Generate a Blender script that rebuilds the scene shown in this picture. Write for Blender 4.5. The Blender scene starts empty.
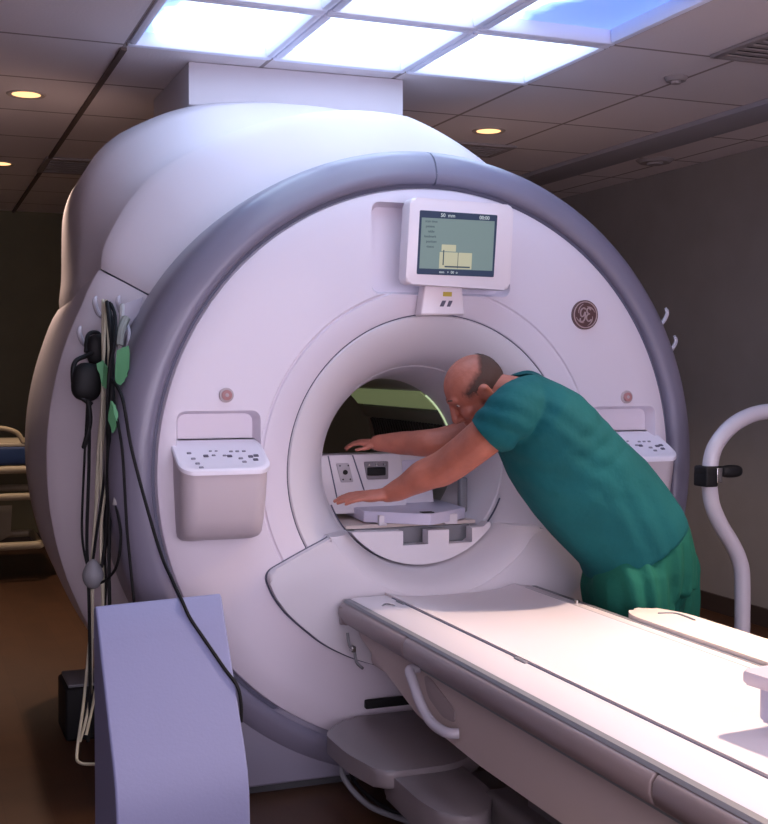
import bpy, bmesh, math, random
from mathutils import Vector, Matrix
random.seed(7)
PI = math.pi
S = bpy.context.scene
COL = S.collection
CZ = 1.06      # height of the bore axis

CAMF = 1204.94; CAMPOS = (-1.664277, -3.748267, 1.403019)
CAMFWD = (0.366423, 0.929704, -0.037215); CAMRIGHT = (0.930378, -0.366593, 0.002410); CAMUP = (0.011402, 0.035508, 0.999304)
EXPO = 0.08; FILL_LIGHT_E = 4.5; FILL_PANEL_E = 6.2; SPOT_E = [90, 90, 60, 590, 40, 50]
# ---------------------------------------------------------------- materials
def mat(name, col, rough=0.5, metal=0.0, bump=0.0, bscale=60.0, var=0.0, vscale=4.0, coat=0.0, sub=0.0, spec=0.5, alpha=1.0):
    m = bpy.data.materials.new(name); m.use_nodes = True
    nt = m.node_tree; b = nt.nodes['Principled BSDF']
    b.inputs['Base Color'].default_value = (*col, 1)
    b.inputs['Roughness'].default_value = rough
    b.inputs['Metallic'].default_value = metal
    b.inputs['Specular IOR Level'].default_value = spec
    b.inputs['Coat Weight'].default_value = coat
    b.inputs['Alpha'].default_value = alpha
    if sub:
        b.inputs['Subsurface Weight'].default_value = sub
        b.inputs['Subsurface Radius'].default_value = (0.01, 0.004, 0.002)
    tc = nt.nodes.new('ShaderNodeTexCoord')
    if var:
        n = nt.nodes.new('ShaderNodeTexNoise'); n.inputs['Scale'].default_value = vscale; n.inputs['Detail'].default_value = 4
        nt.links.new(tc.outputs['Object'], n.inputs['Vector'])
        r = nt.nodes.new('ShaderNodeValToRGB')
        r.color_ramp.elements[0].color = (*[c * (1 - var) for c in col], 1)
        r.color_ramp.elements[1].color = (*[min(1, c * (1 + var)) for c in col], 1)
        r.color_ramp.elements[0].position = .3; r.color_ramp.elements[1].position = .7
        nt.links.new(n.outputs['Fac'], r.inputs['Fac']); nt.links.new(r.outputs['Color'], b.inputs['Base Color'])
    if bump:
        n = nt.nodes.new('ShaderNodeTexNoise'); n.inputs['Scale'].default_value = bscale; n.inputs['Detail'].default_value = 5
        nt.links.new(tc.outputs['Object'], n.inputs['Vector'])
        bp = nt.nodes.new('ShaderNodeBump'); bp.inputs['Strength'].default_value = bump; bp.inputs['Distance'].default_value = .01
        nt.links.new(n.outputs['Fac'], bp.inputs['Height']); nt.links.new(bp.outputs['Normal'], b.inputs['Normal'])
    return m

def emis(name, col, strength):
    m = bpy.data.materials.new(name); m.use_nodes = True
    nt = m.node_tree; b = nt.nodes['Principled BSDF']
    b.inputs['Base Color'].default_value = (*[c * .3 for c in col], 1)
    b.inputs['Emission Color'].default_value = (*col, 1)
    b.inputs['Emission Strength'].default_value = strength
    return m

WHITE = mat('shell_white', (.70, .64, .715), .38, bump=.02, bscale=8, coat=.1)
LINER = mat('liner_white', (.67, .63, .67), .42)
RINGM = mat('ring_lavender', (.205, .19, .255), .36, coat=.15)
PODM = mat('pod_body', (.57, .50, .54), .45)
REAR = mat('rear_cover_white', (.62, .56, .61), .45, bump=.02, bscale=6)
SEAM = mat('seam_dark', (.10, .10, .15), .6)
PLINTH = mat('plinth_grey', (.24, .225, .29), .5)
KICK = mat('kick_dark', (.05, .05, .055), .6)
PED = mat('lavender_foam_cover', (.23, .245, .42), .55, bump=.05, bscale=120)
BUMPER = mat('bumper_taupe', (.27, .215, .22), .4, coat=.1)
TABLEW = mat('table_white', (.80, .72, .74), .4, coat=.1)
TABLEP = mat('table_panel', (.52, .43, .40), .5)
STRIP = mat('strip_greygreen', (.22, .24, .24), .5)
BASEM = mat('table_base', (.14, .12, .12), .6)
STEPM = mat('step_grey', (.21, .18, .19), .42, coat=.1)
BLACK = mat('black_plastic', (.008, .008, .009), .6, spec=.3)
RUBBER = mat('black_cable', (.006, .006, .007), .6, spec=.25)
BEIGE = mat('beige_cable', (.52, .48, .36), .5)
GREYP = mat('grey_plastic', (.20, .20, .22), .5)
TUBEW = mat('white_tube', (.52, .49, .55), .35, coat=.2)
SKIN = mat('skin', (.38, .125, .082), .5, bump=.25, bscale=45, var=.16, vscale=14, sub=.08)
HAIR = mat('hair_dark', (.075, .045, .036), .85, bump=.6, bscale=300)
HAIRS = mat('hair_cropped', (.085, .050, .040), .9, bump=.5, bscale=300)
def _hair_alpha():
    nt = HAIRS.node_tree; b = nt.nodes['Principled BSDF']
    at = nt.nodes.new('ShaderNodeAttribute'); at.attribute_name = 'hair_cover'
    tc = nt.nodes.new('ShaderNodeTexCoord'); n = nt.nodes.new('ShaderNodeTexNoise'); n.inputs['Scale'].default_value = 420; n.inputs['Detail'].default_value = 2
    nt.links.new(tc.outputs['Object'], n.inputs['Vector'])
    a = nt.nodes.new('ShaderNodeMath'); a.operation = 'ADD'; nt.links.new(at.outputs['Fac'], a.inputs[0]); nt.links.new(n.outputs['Fac'], a.inputs[1])
    c = nt.nodes.new('ShaderNodeMapRange'); c.inputs['From Min'].default_value = .60; c.inputs['From Max'].default_value = 1.45; nt.links.new(a.outputs[0], c.inputs['Value'])
    nt.links.new(c.outputs['Result'], b.inputs['Alpha'])
_hair_alpha()
SCRUB = mat('scrub_teal', (.006, .088, .098), .85, bump=.35, bscale=35, var=.12, vscale=6, spec=.2)
TROUS = mat('scrub_green', (.008, .098, .070), .85, bump=.35, bscale=35, var=.12, vscale=6, spec=.2)
SHOE = mat('shoe_white', (.6, .6, .6), .5)
GREEN = mat('green_tape', (.13, .40, .19), .6)
CHROME = mat('steel', (.5, .5, .5), .25, metal=1)
BEDF = mat('bed_frame_beige', (.42, .34, .22), .5)
BLUEM = mat('mattress_blue', (.01, .035, .12), .6)
SHEET = mat('sheet_cream', (.45, .38, .27), .8, bump=.3, bscale=20)
LBLUE = mat('label_lavender', (.45, .46, .62), .4)
KEYM = mat('key_grey', (.25, .23, .28), .5)
KEYD = mat('key_dark', (.10, .09, .13), .5)
KEYP = mat('keypad_face', (.80, .76, .84), .35)
REDB = mat('button_red', (.42, .20, .20), .45)
SILV = mat('button_ring_grey', (.45, .38, .40), .4)
GOLD = mat('warning_yellow', (.55, .42, .05), .5)
MONW = mat('monitor_bezel', (.80, .72, .76), .35, coat=.2)
LOGOD = mat('badge_brown', (.10, .045, .045), .35, coat=.3)
LOGOL = mat('badge_pale', (.40, .29, .29), .35)
TRAYM = mat('tray_lavender', (.60, .57, .70), .4)
BEIGEP = mat('bridge_beige', (.66, .55, .50), .5)
GRILLE = mat('grille_dark', (.022, .020, .016), .6)

# ---------------------------------------------------------------- helpers
def link(name, me, m=None, parent=None, smooth=True):
    if m and not me.materials: me.materials.append(m)
    if smooth:
        for p in me.polygons: p.use_smooth = True
        me.set_sharp_from_angle(angle=math.radians(38))
    o = bpy.data.objects.new(name, me); COL.objects.link(o)
    if parent is not None:
        o.parent = parent
        o.location = -place(parent)
    return o

def place(p):
    v = Vector((0, 0, 0))
    while p is not None:
        v += p.location; p = p.parent
    return v

def me_bm(bm, name='m'):
    bmesh.ops.recalc_face_normals(bm, faces=bm.faces)
    me = bpy.data.meshes.new(name); bm.to_mesh(me); bm.free(); return me

def bobj(name, bm, m, parent=None, smooth=True): return link(name, me_bm(bm, name), m, parent, smooth)

def tag(o, label=None, cat=None, group=None, kind=None):
    if label: o['label'] = label
    if cat: o['category'] = cat
    if group: o['group'] = group
    if kind: o['kind'] = kind
    return o

def empty(name, loc, label=None, cat=None, group=None):
    o = bpy.data.objects.new(name, None); COL.objects.link(o); o.location = loc
    o.empty_display_size = .1
    return tag(o, label, cat, group)

def box(bm, c, s, bev=0.0, seg=3, rot=None):
    r = bmesh.ops.create_cube(bm, size=1.0)
    vs = r['verts']
    for v in vs: v.co = Vector((v.co.x * s[0], v.co.y * s[1], v.co.z * s[2]))
    if bev:
        es = list({e for v in vs for e in v.link_edges})
        r2 = bmesh.ops.bevel(bm, geom=es, offset=bev, segments=seg, affect='EDGES', profile=.5)
        vs = list({v for f in r2['faces'] for v in f.verts} | {v for v in vs if v.is_valid})
    for v in vs:
        if rot is not None: v.co = rot @ v.co
        v.co += Vector(c)
    return vs

def B(name, c, s, m, parent=None, bev=0.0, seg=3, rot=None):
    bm = bmesh.new(); box(bm, c, s, bev, seg, rot); return bobj(name, bm, m, parent)

def prism(bm, pts, depth_vec, bev=0.0, seg=3, only=None):
    """closed polygon pts (3D), extruded along depth_vec; outline edges of both caps bevelled"""
    vs = [bm.verts.new(p) for p in pts]; n = len(vs)
    ws = [bm.verts.new(Vector(p) + Vector(depth_vec)) for p in pts]
    f0 = bm.faces.new(vs); f1 = bm.faces.new(ws[::-1])
    for i in range(n): bm.faces.new((vs[i], ws[i], ws[(i + 1) % n], vs[(i + 1) % n]))
    if bev:
        es = list(f1.edges) if only == 'far' else (list(f0.edges) if only == 'near' else list(f0.edges) + list(f1.edges))
        bmesh.ops.bevel(bm, geom=es, offset=bev, segments=seg, affect='EDGES', profile=.5)

def P(name, pts, dv, m, parent=None, bev=0.0, seg=3, only=None):
    bm = bmesh.new(); prism(bm, pts, dv, bev, seg, only); return bobj(name, bm, m, parent)

def rrect(cx, cz, w, h, r, n=6):
    """rounded rectangle as (a,b) pairs"""
    out = []
    for sx, sz, a0 in ((1, 1, 0), (-1, 1, 90), (-1, -1, 180), (1, -1, 270)):
        for k in range(n + 1):
            a = math.radians(a0 + 90 * k / n)
            out.append((cx + sx * (w / 2 - r) + r * math.cos(a), cz + sz * (h / 2 - r) + r * math.sin(a)))
    return out

def roundpoly(pts, r, n=5):
    """round the corners of a 2D polygon"""
    out = []; N = len(pts)
    for i in range(N):
        p = Vector(pts[i]); a = Vector(pts[i - 1]); b = Vector(pts[(i + 1) % N])
        rr = r[i] if isinstance(r, (list, tuple)) else r
        da, db = (a - p), (b - p); ra = min(rr, da.length * .45); rb = min(rr, db.length * .45)
        if ra < 1e-4: out.append(tuple(p)); continue
        s, e = p + da.normalized() * ra, p + db.normalized() * rb
        for k in range(n + 1):
            t = k / n; out.append(tuple((1 - t) ** 2 * s + 2 * t * (1 - t) * p + t * t * e))
    return out

def catmull(pts, sub=8, closed=False):
    P_ = [Vector(p) for p in pts]; out = []; n = len(P_)
    rng = range(n) if closed else range(n - 1)
    for i in rng:
        g = (lambda k: P_[k % n]) if closed else (lambda k: P_[max(0, min(n - 1, k))])
        p0, p1, p2, p3 = g(i - 1), g(i), g(i + 1), g(i + 2)
        for k in range(sub):
            t = k / sub
            out.append(.5 * ((2 * p1) + (p2 - p0) * t + (2 * p0 - 5 * p1 + 4 * p2 - p3) * t * t + (3 * p1 - p0 - 3 * p2 + p3) * t ** 3))
    if not closed: out.append(P_[-1])
    return out

def tube(bm, pts, r, seg=10, closed=False, cap=True):
    P_ = [Vector(p) for p in pts]; n = len(P_)
    rs = r if isinstance(r, (list, tuple)) else [r] * n
    rings = []; up = None
    for i, p in enumerate(P_):
        if closed: t = (P_[(i + 1) % n] - P_[i - 1]).normalized()
        else: t = (P_[min(i + 1, n - 1)] - P_[max(i - 1, 0)]).normalized()
        if up is None:
            up = Vector((0, 0, 1)) if abs(t.z) < .9 else Vector((1, 0, 0))
        s = t.cross(up).normalized(); up = s.cross(t).normalized()
        rings.append([bm.verts.new(p + (s * math.cos(2 * PI * k / seg) + up * math.sin(2 * PI * k / seg)) * rs[i]) for k in range(seg)])
    m_ = n if closed else n - 1
    for i in range(m_):
        a, b = rings[i], rings[(i + 1) % n]
        for k in range(seg): bm.faces.new((a[k], a[(k + 1) % seg], b[(k + 1) % seg], b[k]))
    if cap and not closed:
        bm.faces.new(rings[0][::-1]); bm.faces.new(rings[-1])

def T(name, pts, r, m, parent=None, seg=10, closed=False, sub=8, smooth=True):
    bm = bmesh.new(); tube(bm, catmull(pts, sub, closed) if sub > 1 else pts, r, seg, closed); return bobj(name, bm, m, parent)

def ring_xz(bm, prof, a0=0, a1=360, n=128, clampz=None, capends=False):
    """sweep profile [(r,y)] about the bore axis"""
    full = abs(a1 - a0) >= 359.9
    rows = []
    cnt = n if full else n + 1
    for i in range(cnt):
        a = math.radians(a0 + (a1 - a0) * i / n); row = []
        for r, y in prof:
            z = CZ + r * math.sin(a)
            if clampz is not None: z = max(z, clampz)
            row.append(bm.verts.new((r * math.cos(a), y, z)))
        rows.append(row)
    for i in range(n):
        a, b = rows[i], rows[(i + 1) % cnt]
        for k in range(len(prof) - 1):
            try: bm.faces.new((a[k], a[k + 1], b[k + 1], b[k]))
            except ValueError: pass
    if capends and not full:
        bm.faces.new(rows[0]); bm.faces.new(rows[-1][::-1])

def evalmesh(o):
    dg = bpy.context.evaluated_depsgraph_get(); dg.update()
    return bpy.data.meshes.new_from_object(o.evaluated_get(dg))

def bool_diff(me, cutters, name):
    """subtract cutter meshes, keeping only the result"""
    o = bpy.data.objects.new('t', me); COL.objects.link(o); tmp = [o]
    for c in cutters:
        co = bpy.data.objects.new('c', c); COL.objects.link(co); tmp.append(co)
        md = o.modifiers.new('b', 'BOOLEAN'); md.operation = 'DIFFERENCE'; md.object = co; md.solver = 'EXACT'
    r = evalmesh(o); r.name = name
    for t in tmp: bpy.data.objects.remove(t)
    return r

def remeshed(me, voxel, smooth=4, name='m', fac=.5):
    o = bpy.data.objects.new('t', me); COL.objects.link(o)
    md = o.modifiers.new('r', 'REMESH'); md.mode = 'VOXEL'; md.voxel_size = voxel; md.use_smooth_shade = True
    if smooth:
        sm = o.modifiers.new('s', 'SMOOTH'); sm.factor = fac; sm.iterations = smooth
    r = evalmesh(o); r.name = name; bpy.data.objects.remove(o); return r

def text_mesh(txt, size, depth=.0004):
    cu = bpy.data.curves.new('t', 'FONT'); cu.body = txt; cu.size = size; cu.extrude = depth; cu.align_x = 'CENTER'; cu.align_y = 'CENTER'
    o = bpy.data.objects.new('t', cu); COL.objects.link(o); me = evalmesh(o); bpy.data.objects.remove(o); return me

def curve_xz(p2, y): return [(a, y, b) for a, b in p2]

# ---------------------------------------------------------------- setting
RX = 2.65; LX = -4.6; BY = 6.0; FY = -5.6; CH = 2.6
def struct(name, o): o['kind'] = 'structure'; return o
WALLB = mat('wall_olive', (.17, .155, .095), .9, var=.06)
WALLR = mat('wall_taupe', (.27, .245, .235), .9, bump=.05, bscale=40, var=.05)
WALLL = mat('wall_left_paint', (.12, .11, .09), .9)

def floor_mat():
    m = bpy.data.materials.new('floor_vinyl'); m.use_nodes = True; nt = m.node_tree; b = nt.nodes['Principled BSDF']
    tc = nt.nodes.new('ShaderNodeTexCoord'); mp = nt.nodes.new('ShaderNodeMapping'); mp.inputs['Rotation'].default_value = (0, 0, PI / 2)
    br = nt.nodes.new('ShaderNodeTexBrick'); br.inputs['Scale'].default_value = 1
    br.inputs['Brick Width'].default_value = 1.2; br.inputs['Row Height'].default_value = .14; br.inputs['Mortar Size'].default_value = .0015
    br.inputs['Color1'].default_value = (.11, .048, .022, 1); br.inputs['Color2'].default_value = (.085, .037, .017, 1); br.inputs['Mortar'].default_value = (.07, .03, .015, 1)
    nt.links.new(tc.outputs['Object'], mp.inputs['Vector']); nt.links.new(mp.outputs['Vector'], br.inputs['Vector'])
    n = nt.nodes.new('ShaderNodeTexNoise'); n.inputs['Scale'].default_value = 7; n.inputs['Detail'].default_value = 6
    nt.links.new(mp.outputs['Vector'], n.inputs['Vector'])
    mx = nt.nodes.new('ShaderNodeMix'); mx.data_type = 'RGBA'; mx.blend_type = 'MULTIPLY'; mx.inputs['Factor'].default_value = .5
    nt.links.new(br.outputs['Color'], mx.inputs['A']); nt.links.new(n.outputs['Fac'], mx.inputs['B'])
    nt.links.new(mx.outputs['Result'], b.inputs['Base Color']); b.inputs['Roughness'].default_value = .42
    return m

def ceil_mat():
    m = bpy.data.materials.new('ceiling_tiles'); m.use_nodes = True; nt = m.node_tree; b = nt.nodes['Principled BSDF']
    tc = nt.nodes.new('ShaderNodeTexCoord'); mp = nt.nodes.new('ShaderNodeMapping')
    mp.inputs['Location'].default_value = (.90, -.82 + .67 * 8, 0)
    br = nt.nodes.new('ShaderNodeTexBrick'); br.offset = 0; br.inputs['Scale'].default_value = 1
    br.inputs['Brick Width'].default_value = .56; br.inputs['Row Height'].default_value = .67
    br.inputs['Mortar Size'].default_value = .009; br.inputs['Mortar Smooth'].default_value = .1
    br.inputs['Color1'].default_value = (.74, .67, .68, 1); br.inputs['Color2'].default_value = (.70, .64, .65, 1); br.inputs['Mortar'].default_value = (.30, .25, .24, 1)
    nt.links.new(tc.outputs['Object'], mp.inputs['Vector']); nt.links.new(mp.outputs['Vector'], br.inputs['Vector'])
    nt.links.new(br.outputs['Color'], b.inputs['Base Color']); b.inputs['Roughness'].default_value = .95
    n = nt.nodes.new('ShaderNodeTexNoise'); n.inputs['Scale'].default_value = 90; nt.links.new(tc.outputs['Object'], n.inputs['Vector'])
    bp = nt.nodes.new('ShaderNodeBump'); bp.inputs['Strength'].default_value = .3; bp.inputs['Distance'].default_value = .004
    nt.links.new(n.outputs['Fac'], bp.inputs['Height']); nt.links.new(bp.outputs['Normal'], b.inputs['Normal'])
    return m

xm, ym = (RX + LX) / 2, (BY + FY) / 2; xs, ys = RX - LX, BY - FY
struct('floor', B('floor', (xm, ym, -.05), (xs + .2, ys + .2, .1), floor_mat()))
# ceiling slab with the opening of the light well left in
cm = ceil_mat()
me = me_bm((lambda bm: (box(bm, (xm, ym, CH + .06), (xs + .2, ys + .2, .12)), bm)[1])(bmesh.new()))
LPX = [-.90, -.34, .22, .78]; LPY = [.82, .15, -.52, -1.19]
cut = me_bm((lambda bm: (box(bm, ((LPX[0] + LPX[3]) / 2, (LPY[0] + LPY[3]) / 2, CH + .03), (LPX[3] - LPX[0], LPY[0] - LPY[3], .12)), bm)[1])(bmesh.new()))
ce = bool_diff(me, [cut], 'ceiling'); ce.materials.clear()
struct('ceiling', link('ceiling', ce, cm, smooth=False))
struct('wall_back', B('wall_back', (xm, BY + .05, CH / 2), (xs, .1, CH), WALLB))
struct('wall_front', B('wall_front', (xm, FY - .05, CH / 2), (xs, .1, CH), WALLL))
struct('wall_left', B('wall_left', (LX - .05, ym, CH / 2), (.1, ys, CH), WALLL))
struct('wall_right', B('wall_right', (RX + .05, ym, CH / 2), (.1, ys, CH), WALLR))
BASEB = mat('baseboard_dark', (.045, .03, .025), .6)
struct('baseboard_right', B('baseboard_right', (RX - .008, ym, .05), (.015, ys, .1), BASEB))
struct('baseboard_back', B('baseboard_back', (xm, BY - .008, .05), (xs - .04, .015, .1), BASEB))
struct('trim_1', B('trim_1', (2.02, ym + .1, CH - .012), (.26, ys - .3, .024), mat('trim_bluegrey', (.36, .35, .40), .6), bev=.003))
struct('trim_2', B('trim_2', (-.9, (.86 + BY) / 2, CH - .006), (.022, BY - .86, .012), mat('trim_brown', (.12, .085, .075), .6)))

# luminous sky ceiling: one picture of clouds shared by nine panels
def sky_mat():
    m = bpy.data.materials.new('cloud_film'); m.use_nodes = True; nt = m.node_tree; b = nt.nodes['Principled BSDF']
    geo = nt.nodes.new('ShaderNodeTexCoord'); n = nt.nodes.new('ShaderNodeTexNoise'); n.inputs['Scale'].default_value = 2.6; n.inputs['Detail'].default_value = 6
    nt.links.new(geo.outputs['Object'], n.inputs['Vector'])
    sx = nt.nodes.new('ShaderNodeSeparateXYZ'); nt.links.new(geo.outputs['Object'], sx.inputs[0])
    def M(op, a, b_=None):
        q = nt.nodes.new('ShaderNodeMath'); q.operation = op
        for i, v in enumerate((a, b_)):
            if v is None: continue
            if isinstance(v, (int, float)): q.inputs[i].default_value = v
            else: nt.links.new(v, q.inputs[i])
        return q.outputs[0]
    # open blue sky on the right of the picture, clouds elsewhere
    nn = M('SUBTRACT', n.outputs['Fac'], .5)
    f = M('ADD', M('MULTIPLY', M('SUBTRACT', sx.outputs[0], .33), 4.5), M('MULTIPLY', nn, 2.5))
    f = M('MINIMUM', f, M('ADD', M('MULTIPLY', M('SUBTRACT', .19, sx.outputs[1]), 6.0), M('MULTIPLY', nn, 2.0)))
    g = M('ADD', M('MULTIPLY', M('SUBTRACT', -.80, sx.outputs[0]), 6.0), M('MULTIPLY', nn, 2.0))
    f = M('MAXIMUM', f, g)
    r = nt.nodes.new('ShaderNodeValToRGB'); nt.links.new(f, r.inputs['Fac'])
    r.color_ramp.elements[0].position = .0; r.color_ramp.elements[0].color = (1, 1, 1, 1)
    r.color_ramp.elements[1].position = .35; r.color_ramp.elements[1].color = (.025, .085, .22, 1)
    e = r.color_ramp.elements.new(.14); e.color = (.25, .4, .6, 1)
    mx = nt.nodes.new('ShaderNodeMix'); mx.data_type = 'RGBA'; mx.blend_type = 'MULTIPLY'; mx.inputs['Factor'].default_value = 1
    nt.links.new(r.outputs['Color'], mx.inputs['A']); mx.inputs['B'].default_value = (.56, .74, 1, 1)
    nt.links.new(mx.outputs['Result'], b.inputs['Emission Color']); b.inputs['Emission Strength'].default_value = SKY_E
    b.inputs['Base Color'].default_value = (.7, .7, .7, 1)
    return m
SKY_E = 3.4
skym = sky_mat(); FRAMEM = mat('light_frame_white', (.80, .82, .95), .5)
rown = ['row nearest the scanner column', 'middle row', 'row farthest in front of the scanner']
coln = ['left', 'centre', 'right']
for j in range(3):
    for i in range(3):
        x0, x1 = LPX[i], LPX[i + 1]; y1, y0 = LPY[j], LPY[j + 1]
        cx, cy = (x0 + x1) / 2, (y0 + y1) / 2
        t = empty('ceiling_light_panel', (cx, cy, CH), 'glowing sky picture ceiling panel, %s one in the %s' % (coln[i], rown[j]), 'ceiling light', 'luminous sky panels in the ceiling')
        bm = bmesh.new(); w = .036
        for a in ((cx, y0 + w / 2, x1 - x0, w), (cx, y1 - w / 2, x1 - x0, w), (x0 + w / 2, cy, w, y1 - y0 - 2 * w), (x1 - w / 2, cy, w, y1 - y0 - 2 * w)):
            box(bm, (a[0], a[1], CH + .022), (a[2] - .001, a[3], .064), .0145, 2)
        bobj('frame', bm, FRAMEM, t)
        bm = bmesh.new(); box(bm, (cx, cy, CH + .048), (x1 - x0 - .03, y1 - y0 - .03, .006))
        d = bobj('diffuser', bm, skym, t, smooth=False)
        # the film's picture runs on over all nine panels: bake place offset into mesh
        d.location = (0, 0, 0); d.data.transform(Matrix.Translation((0, 0, 0))); d.location = -t.location

# recessed downlights: real warm lamps
LAMPG = emis('lamp_glow', (1, .56, .24), 1.9)
DLT = [(-1.17, 1.81, 'warm round downlight left of the scanner, the nearer one'), (-1.15, 3.75, 'warm round downlight left of the scanner, far one at picture edge'),
       (1.08, 1.78, 'warm round downlight right of the duct above the scanner ring'),
       (1.35, -1.15, 'warm round downlight over the far side of the patient table'), (1.08, -3.2, 'warm round downlight in front of the table foot'), (-1.17, -3.2, 'warm round downlight behind the viewer on the left')]
for k, (x, y, lb) in enumerate(DLT):
    t = empty('downlight', (x, y, CH), lb, 'ceiling light', 'recessed warm downlights')
    bm = bmesh.new(); rows = []
    prof = [(.062, .0), (.062, -.003), (.080, -.006), (.086, -.001), (.086, .0)]
    for a in range(36):
        an = 2 * PI * a / 36; rows.append([bm.verts.new((x + r * math.cos(an), y + r * math.sin(an), CH + z)) for r, z in prof])
    for a in range(36):
        p, q = rows[a], rows[(a + 1) % 36]
        for c in range(len(prof)): bm.faces.new((p[c], q[c], q[(c + 1) % len(prof)], p[(c + 1) % len(prof)]))
    bobj('trim_ring', bm, mat('downlight_trim', (.5, .42, .38), .5) if k == 0 else bpy.data.materials['downlight_trim'], t)
    bm = bmesh.new(); bmesh.ops.create_circle(bm, cap_ends=True, radius=.063, segments=36, matrix=Matrix.Translation((x, y, CH - .002)))
    bobj('bulb_lens', bm, LAMPG, t, smooth=False)
    ld = bpy.data.lights.new('downlight_lamp', 'SPOT'); ld.energy = SPOT_E[k]; ld.color = (1, .74, .56); ld.spot_size = math.radians(100); ld.spot_blend = .55; ld.shadow_soft_size = .04
    lo = bpy.data.objects.new('downlight_lamp', ld); COL.objects.link(lo); lo.location = (0, 0, -.02); lo.parent = t
    if k == 3:
        ld.spot_size = math.radians(88); ld.spot_blend = 1; ld.shadow_soft_size = .09
        lo.rotation_euler = (Vector((.1, -1.55, .65)) - Vector((x, y, CH))).to_track_quat('-Z', 'Y').to_euler()

# vents, detector and speaker in the ceiling
VENTD = mat('vent_dark', (.03, .028, .028), .7); VENTF = mat('vent_frame', (.30, .26, .26), .6)
def vent(cx, cy, w, h, lb, n=9, along='x'):
    t = empty('ceiling_vent', (cx, cy, CH), lb, 'vent')
    bm = bmesh.new()
    for a in ((cx, cy - h / 2, w, .03), (cx, cy + h / 2, w, .03), (cx - w / 2, cy, .03, h + .03), (cx + w / 2, cy, .03, h + .03)):
        box(bm, (a[0], a[1], CH - .008), (a[2], a[3], .014), .003, 1)
    bobj('frame', bm, VENTF, t)
    B('backing', (cx, cy, CH - .002), (w, h, .003), VENTD, t)
    bm = bmesh.new()
    for q in range(n):
        if along == 'x': box(bm, (cx, cy - h / 2 + h * (q + .5) / n, CH - .010), (w - .02, h / n * .45, .006), rot=None)
        else: box(bm, (cx - w / 2 + w * (q + .5) / n, cy, CH - .010), (w / n * .45, h - .02, .006))
    bobj('louvre', bm, VENTF, t)
vent(1.42, -.10, .42, .42, 'square ceiling vent at the upper right corner, nearest the viewer', 8)
vent(-.76, 3.66, .30, .50, 'slatted ceiling vent at the left beyond the first downlight', 7)
vent(1.22, 2.25, .34, .30, 'dark ceiling vent behind the downlight right of the duct', 6)
def disc_thing(name, x, y, r, lb, cat, m):
    bm = bmesh.new(); bmesh.ops.create_cone(bm, cap_ends=True, radius1=r * .8, radius2=r, depth=.018, segments=32, matrix=Matrix.Translation((x, y, CH - .009)))
    bmesh.ops.create_cone(bm, cap_ends=True, radius1=r * .4, radius2=r * .45, depth=.012, segments=24, matrix=Matrix.Translation((x, y, CH - .022)))
    tag(bobj(name, bm, m), lb, cat)
disc_thing('smoke_detector', 1.289, .474, .05, 'small grey round detector on the ceiling, nearer one to the viewer', 'detector', VENTF)
disc_thing('ceiling_speaker', 2.351, 2.189, .11, 'round flat speaker in the ceiling beyond the grey band', 'speaker', VENTF)

# ---------------------------------------------------------------- the scanner
G = empty('mri_scanner', (0, .9, 0), 'large white ring shaped magnetic scanner with lavender rim and open bore', 'medical scanner')

# front cover: flat annulus r .525 - .95, y 0, with pockets cut in
def annulus_solid():
    bm = bmesh.new()
    prof = [(.525, .004), (.531, 0), (.607, 0), (.611, .006), (.615, .006), (.619, 0), (.85, .0), (.92, .004), (.944, .014), (.95, .03), (.95, .16), (.525, .16)]
    n = 192; rows = []
    for i in range(n):
        a = 2 * PI * i / n; rows.append([bm.verts.new((r * math.cos(a), y, CZ + r * math.sin(a))) for r, y in prof])
    for i in range(n):
        a, b = rows[i], rows[(i + 1) % n]
        for k in range(len(prof)): bm.faces.new((a[k], a[(k + 1) % len(prof)], b[(k + 1) % len(prof)], b[k]))
    return me_bm(bm)
def cutter(poly2, y0, y1, taper=.0, cx=0, cz=0):
    bm = bmesh.new()
    a = [bm.verts.new((x, y0, z)) for x, z in poly2]
    b = [bm.verts.new((cx + (x - cx) * (1 - taper), y1, cz + (z - cz) * (1 - taper))) for x, z in poly2]
    n = len(a); bm.faces.new(a); bm.faces.new(b[::-1])
    for i in range(n): bm.faces.new((a[i], b[i], b[(i + 1) % n], a[(i + 1) % n]))
    return me_bm(bm)
cuts = [cutter(rrect(.025, 1.80, .53, .315, .03), -.02, .055, .10, .025, 1.80)]
for s in (-1, 1):
    cuts.append(cutter(rrect(s * .75, 1.16, .285, .215, .03), -.02, .05, .14, s * .75, 1.16))
fc = bool_diff(annulus_solid(), cuts, 'front_cover'); fc.materials.clear()
link('front_cover', fc, WHITE, G)

# flared mouth, throat and bore tube
bm = bmesh.new()
prof = [(.521, .006), (.516, .0), (.500, .003), (.47, .016), (.44, .037), (.41, .067), (.385, .100), (.368, .13), (.356, .16), (.350, .176), (.352, .181), (.346, .184), (.335, .215), (.322, .27), (.312, .34), (.304, .42), (.30, .50), (.30, .502), (.306, .503)]
ring_xz(bm, prof, n=160)
bobj('flared_mouth', bm, LINER, G)
bm = bmesh.new()
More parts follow.
